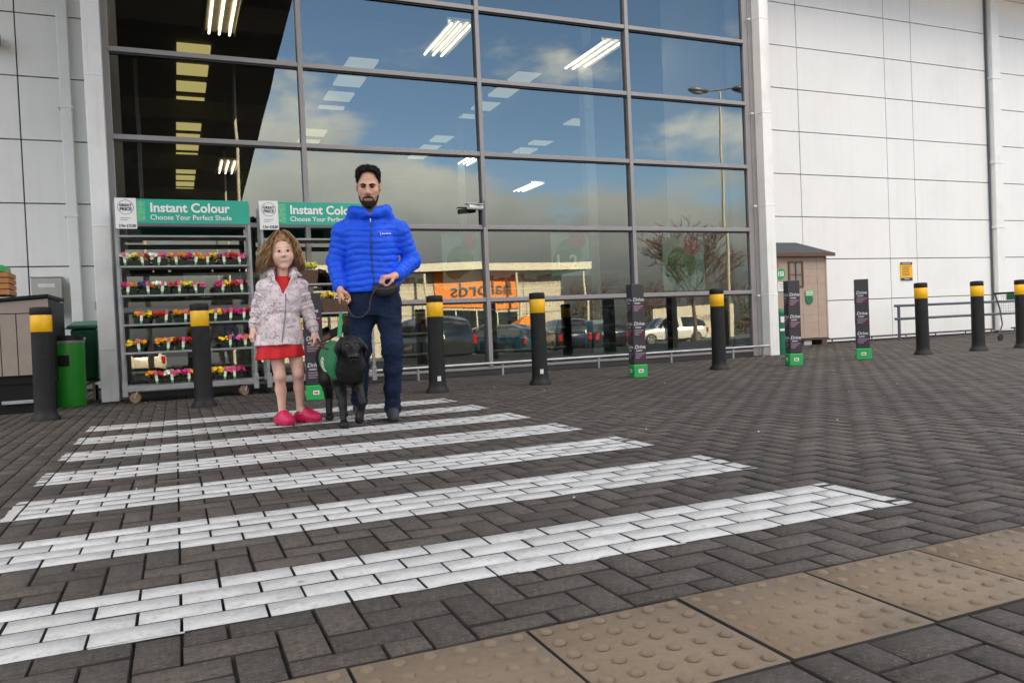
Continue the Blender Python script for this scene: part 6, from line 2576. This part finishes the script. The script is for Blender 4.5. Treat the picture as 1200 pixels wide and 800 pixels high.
# trees
def tree(label, x, y, h, spread, seed, leafc, nleaf, group=None, fine=5, dens=4, rmin=.009):
    rnd = random.Random(seed)
    t = thing('bare_tree', label, 'tree', (x, y, PARK), 0, group)
    b = MB()
    leaf_pts = []

    def grow(p, d, L, r, lev):
        pts = [p]
        rs = [r]
        n = 3
        q = p
        for i in range(n):
            d = (d + Vector((rnd.gauss(0, .10), rnd.gauss(0, .10), rnd.gauss(0.03, .07)))).normalized()
            q = q + d * (L / n)
            pts.append(q)
            rs.append(max(r * (1 - .40 * (i + 1) / n), rmin))
        b.tube(pts, rs, 6 if lev < 2 else 4, cap=False)
        leaf_pts.append((pts[-1], lev))
        if lev >= fine:
            return
        nb = dens if lev < 3 else 3
        for c in range(nb):
            k = rnd.randint(1, n)
            o = pts[k]
            ax = Vector((rnd.gauss(0, 1), rnd.gauss(0, 1), rnd.gauss(0, .4)))
            nd = (d + ax.normalized() * rnd.uniform(.45, .85) * spread).normalized()
            nd.z = nd.z * .7 + .25
            grow(o, nd.normalized(), L * rnd.uniform(.55, .75), rs[k] * .62, lev + 1)
    trunk = MB()
    base = Vector((x, y, PARK - .05))
    top = base + Vector((rnd.gauss(0, .05), rnd.gauss(0, .05), h * .32))
    trunk.tube([base, (base + top) / 2 + Vector((.03, .02, 0)), top], [.11 * h / 6, .085 * h / 6, .07 * h / 6], 10)
    trunk.build('trunk', M['bark'], t, smooth=True)
    for k in range(6):
        a = 2 * PI * k / 6 + rnd.uniform(-.3, .3)
        up = rnd.uniform(.7, 1.5)
        grow(top - Vector((0, 0, rnd.uniform(0, h * .08))), Vector((math.cos(a), math.sin(a), up)).normalized(), h * .26, .045 * h / 6, 1)
    b.build('branches', M['bark'], t)
    lf = MB()
    tips = [p for p, lv in leaf_pts if lv >= fine - 1]
    for k in range(nleaf):
        p = rnd.choice(tips) + Vector((rnd.gauss(0, .1), rnd.gauss(0, .1), rnd.gauss(0, .1)))
        u = Vector((rnd.gauss(0, 1), rnd.gauss(0, 1), rnd.gauss(0, 1))).normalized()
        w = u.orthogonal().normalized()
        s = rnd.uniform(.02, .045)
        lf.add([p, p + u * s + w * s * .5, p + u * s * 2, p + u * s - w * s * .5], [(0, 1, 2, 3)])
    if nleaf:
        lf.build('crown', leafc, t)


M['bark'] = pm('reddish brown bark', (.12, .065, .045), .85, var=.3, scale=8)
M['leaf_green'] = pm('sparse green leaves', (.06, .10, .03), .6, var=.4)
M['leaf_brown'] = pm('brown winter leaves', (.13, .075, .035), .7, var=.4)
tree('bare reddish car park tree mirrored between the right mullions', 24.3, -12.6, 7.4, 1.25, 5, M['leaf_green'], 1500, dens=5, rmin=.0125)
# a belt of bare trees and scrub far behind
for k in range(14):
    x = 26 + k * 3.4 + random.uniform(-1, 1)
    y = -33 - random.uniform(0, 6)
    tree('winter tree number %s in the scrub belt right of the opposite shop' % (ordn + ['eighteenth'])[k], x, y, random.uniform(4.6, 6.6), 1.1, 30 + k, M['leaf_brown'], 260, 'winter trees right of the opposite shop', fine=4)
for k in range(5):
    tree('bare tree %s rising behind the opposite shop roof' % ordn[k], 11 + k * 3.3 + random.uniform(-1, 1), -50, random.uniform(8.2, 9.4), 1.0, 60 + k, M['leaf_brown'], 150, 'bare trees behind the opposite shop', fine=4)
hb = MB()
for k in range(5200):
    x = random.uniform(26, 76)
    hh = 1.9 + .9 * math.sin(x * .7) + .7 * math.sin(x * 1.9 + 1)
    y = -31.5 - random.random() * 4
    z = PARK + random.random() * hh
    s = random.uniform(.10, .22)
    u = Vector((random.gauss(0, 1), random.gauss(0, 1), random.gauss(0, 1))).normalized()
    w = u.orthogonal().normalized()
    p = Vector((x, y, z))
    hb.add([p, p + u * s + w * s * .5, p + u * s * 2, p + u * s - w * s * .5], [(0, 1, 2, 3)], random.choice((0, 0, 1)))
tag(hb.build('scrub_undergrowth', [M['leaf_brown'], M['leaf_green']]), 'brown winter scrub along the far edge of the car park', kind='stuff')
# ------------------------------------------------------------------ sky, sun, camera
SUN_EL, SUN_AZ = rad(28), rad(22)        # azimuth measured from +Y towards +X: the sun stands behind the store
w = bpy.data.worlds.new('World')
scene.world = w
w.use_nodes = True
nt = w.node_tree
L = nt.links.new
bg = nt.nodes['Background']
sky = N(nt, 'ShaderNodeTexSky', sky_type='NISHITA', sun_disc=False)
sky.sun_elevation = SUN_EL
sky.sun_rotation = SUN_AZ
sky.altitude = 50
sky.air_density = .9
sky.dust_density = .25
sky.ozone_density = 1.6
tc = N(nt, 'ShaderNodeTexCoord')
sx = N(nt, 'ShaderNodeSeparateXYZ')
L(tc.outputs['Generated'], sx.inputs[0])
sc_ = N(nt, 'ShaderNodeVectorMath', operation='MULTIPLY')
sc_.inputs[1].default_value = (1, 1, 2.2)
L(tc.outputs['Generated'], sc_.inputs[0])
n1 = N(nt, 'ShaderNodeTexNoise', Scale=2.6, Detail=8.0, Roughness=.55)
L(sc_.outputs[0], n1.inputs['Vector'])
# cumulus bank low over the horizon, thinning out with height
mr = N(nt, 'ShaderNodeMapRange')
mr.inputs['From Min'].default_value = .05
mr.inputs['From Max'].default_value = .38
mr.inputs['To Min'].default_value = .15
mr.inputs['To Max'].default_value = -.16
L(sx.outputs['Z'], mr.inputs['Value'])
ad = N(nt, 'ShaderNodeMath', operation='ADD')
L(n1.outputs['Fac'], ad.inputs[0])
L(mr.outputs['Result'], ad.inputs[1])
m2 = N(nt, 'ShaderNodeMapRange', interpolation_type='SMOOTHSTEP')
m2.inputs['From Min'].default_value = .50
m2.inputs['From Max'].default_value = .60
L(ad.outputs['Value'], m2.inputs['Value'])
n2 = N(nt, 'ShaderNodeTexNoise', Scale=5.0, Detail=5.0)
L(sc_.outputs[0], n2.inputs['Vector'])
cc = N(nt, 'ShaderNodeMix', data_type='RGBA')
L(n2.outputs['Fac'], cc.inputs['Factor'])
cc.inputs['A'].default_value = (2.5, 2.7, 2.9, 1)
cc.inputs['B'].default_value = (9.5, 8.8, 7.8, 1)
# cloud bases far off near the horizon are grey
lo = N(nt, 'ShaderNodeMapRange')
lo.inputs['From Min'].default_value = .02
lo.inputs['From Max'].default_value = .21
lo.inputs['To Min'].default_value = .16
lo.inputs['To Max'].default_value = 1.0
L(sx.outputs['Z'], lo.inputs['Value'])
cs = N(nt, 'ShaderNodeVectorMath', operation='SCALE')
L(cc.outputs['Result'], cs.inputs[0])
L(lo.outputs['Result'], cs.inputs['Scale'])
mx = N(nt, 'ShaderNodeMix', data_type='RGBA')
L(m2.outputs['Result'], mx.inputs['Factor'])
L(sky.outputs['Color'], mx.inputs['A'])
L(cs.outputs['Vector'], mx.inputs['B'])
# unseen bright cloud sheet overhead, added to lift and whiten the light
n3 = N(nt, 'ShaderNodeTexNoise', Scale=1.7, Detail=6.0)
L(tc.outputs['Generated'], n3.inputs['Vector'])
m3 = N(nt, 'ShaderNodeMapRange', interpolation_type='SMOOTHSTEP')
m3.inputs['From Min'].default_value = .36
m3.inputs['From Max'].default_value = .56
L(n3.outputs['Fac'], m3.inputs['Value'])
m4 = N(nt, 'ShaderNodeMapRange', interpolation_type='SMOOTHSTEP')
m4.inputs['From Min'].default_value = .45
m4.inputs['From Max'].default_value = .56
L(sx.outputs['Z'], m4.inputs['Value'])
mm_ = N(nt, 'ShaderNodeMath', operation='MULTIPLY')
L(m3.outputs['Result'], mm_.inputs[0])
L(m4.outputs['Result'], mm_.inputs[1])
mx2 = N(nt, 'ShaderNodeMix', data_type='RGBA')
L(mm_.outputs['Value'], mx2.inputs['Factor'])
L(mx.outputs['Result'], mx2.inputs['A'])
mx2.inputs['B'].default_value = (14.2, 13.8, 13.4, 1)
L(mx2.outputs['Result'], bg.inputs['Color'])
bg.inputs['Strength'].default_value = .085

sun = bpy.data.lights.new('sun', 'SUN')
sun.energy = 5.0
sun.angle = rad(.53)
sun.color = (1.0, .86, .68)
so = bpy.data.objects.new('sun', sun)
COL.objects.link(so)
d = Vector((math.sin(SUN_AZ) * math.cos(SUN_EL), math.cos(SUN_AZ) * math.cos(SUN_EL), math.sin(SUN_EL)))
so.rotation_euler = d.to_track_quat('Z', 'Y').to_euler()

cam = bpy.data.cameras.new('camera')
co = bpy.data.objects.new('camera', cam)
COL.objects.link(co)
scene.camera = co
yaw, pitch, roll, h = 0.4030, -0.0222, 0.0430, 0.6896
cam.sensor_fit = 'HORIZONTAL'
cam.sensor_width = 36
cam.lens = 924.27 / 1200 * 36
cam.clip_start = .05
cam.clip_end = 2000
fw = Vector((math.sin(yaw) * math.cos(pitch), math.cos(yaw) * math.cos(pitch), math.sin(pitch)))
r0 = Vector((math.cos(yaw), -math.sin(yaw), 0))
u0 = r0.cross(fw)
cr, sr = math.cos(roll), math.sin(roll)
er = r0 * cr - u0 * sr
eu = r0 * sr + u0 * cr
R = Matrix((er, eu, -fw)).transposed().to_4x4()
co.matrix_world = Matrix.Translation((0, 0, h)) @ R

scene.view_settings.view_transform = 'Standard'
scene.view_settings.look = 'None'
scene.view_settings.exposure = 2.31
scene.view_settings.gamma = 1.0
scene.view_settings.use_white_balance = True
scene.view_settings.white_balance_temperature = 7250
scene.view_settings.white_balance_tint = 10
scene.view_settings.use_curve_mapping = False
scene.render.engine = 'CYCLES'
cy = scene.cycles
cy.use_denoising = True
cy.max_bounces = 8
cy.diffuse_bounces = 4
cy.glossy_bounces = 4
cy.transmission_bounces = 6
cy.transparent_max_bounces = 12
cy.sample_clamp_indirect = 6.0
cy.caustics_reflective = False
cy.caustics_refractive = False
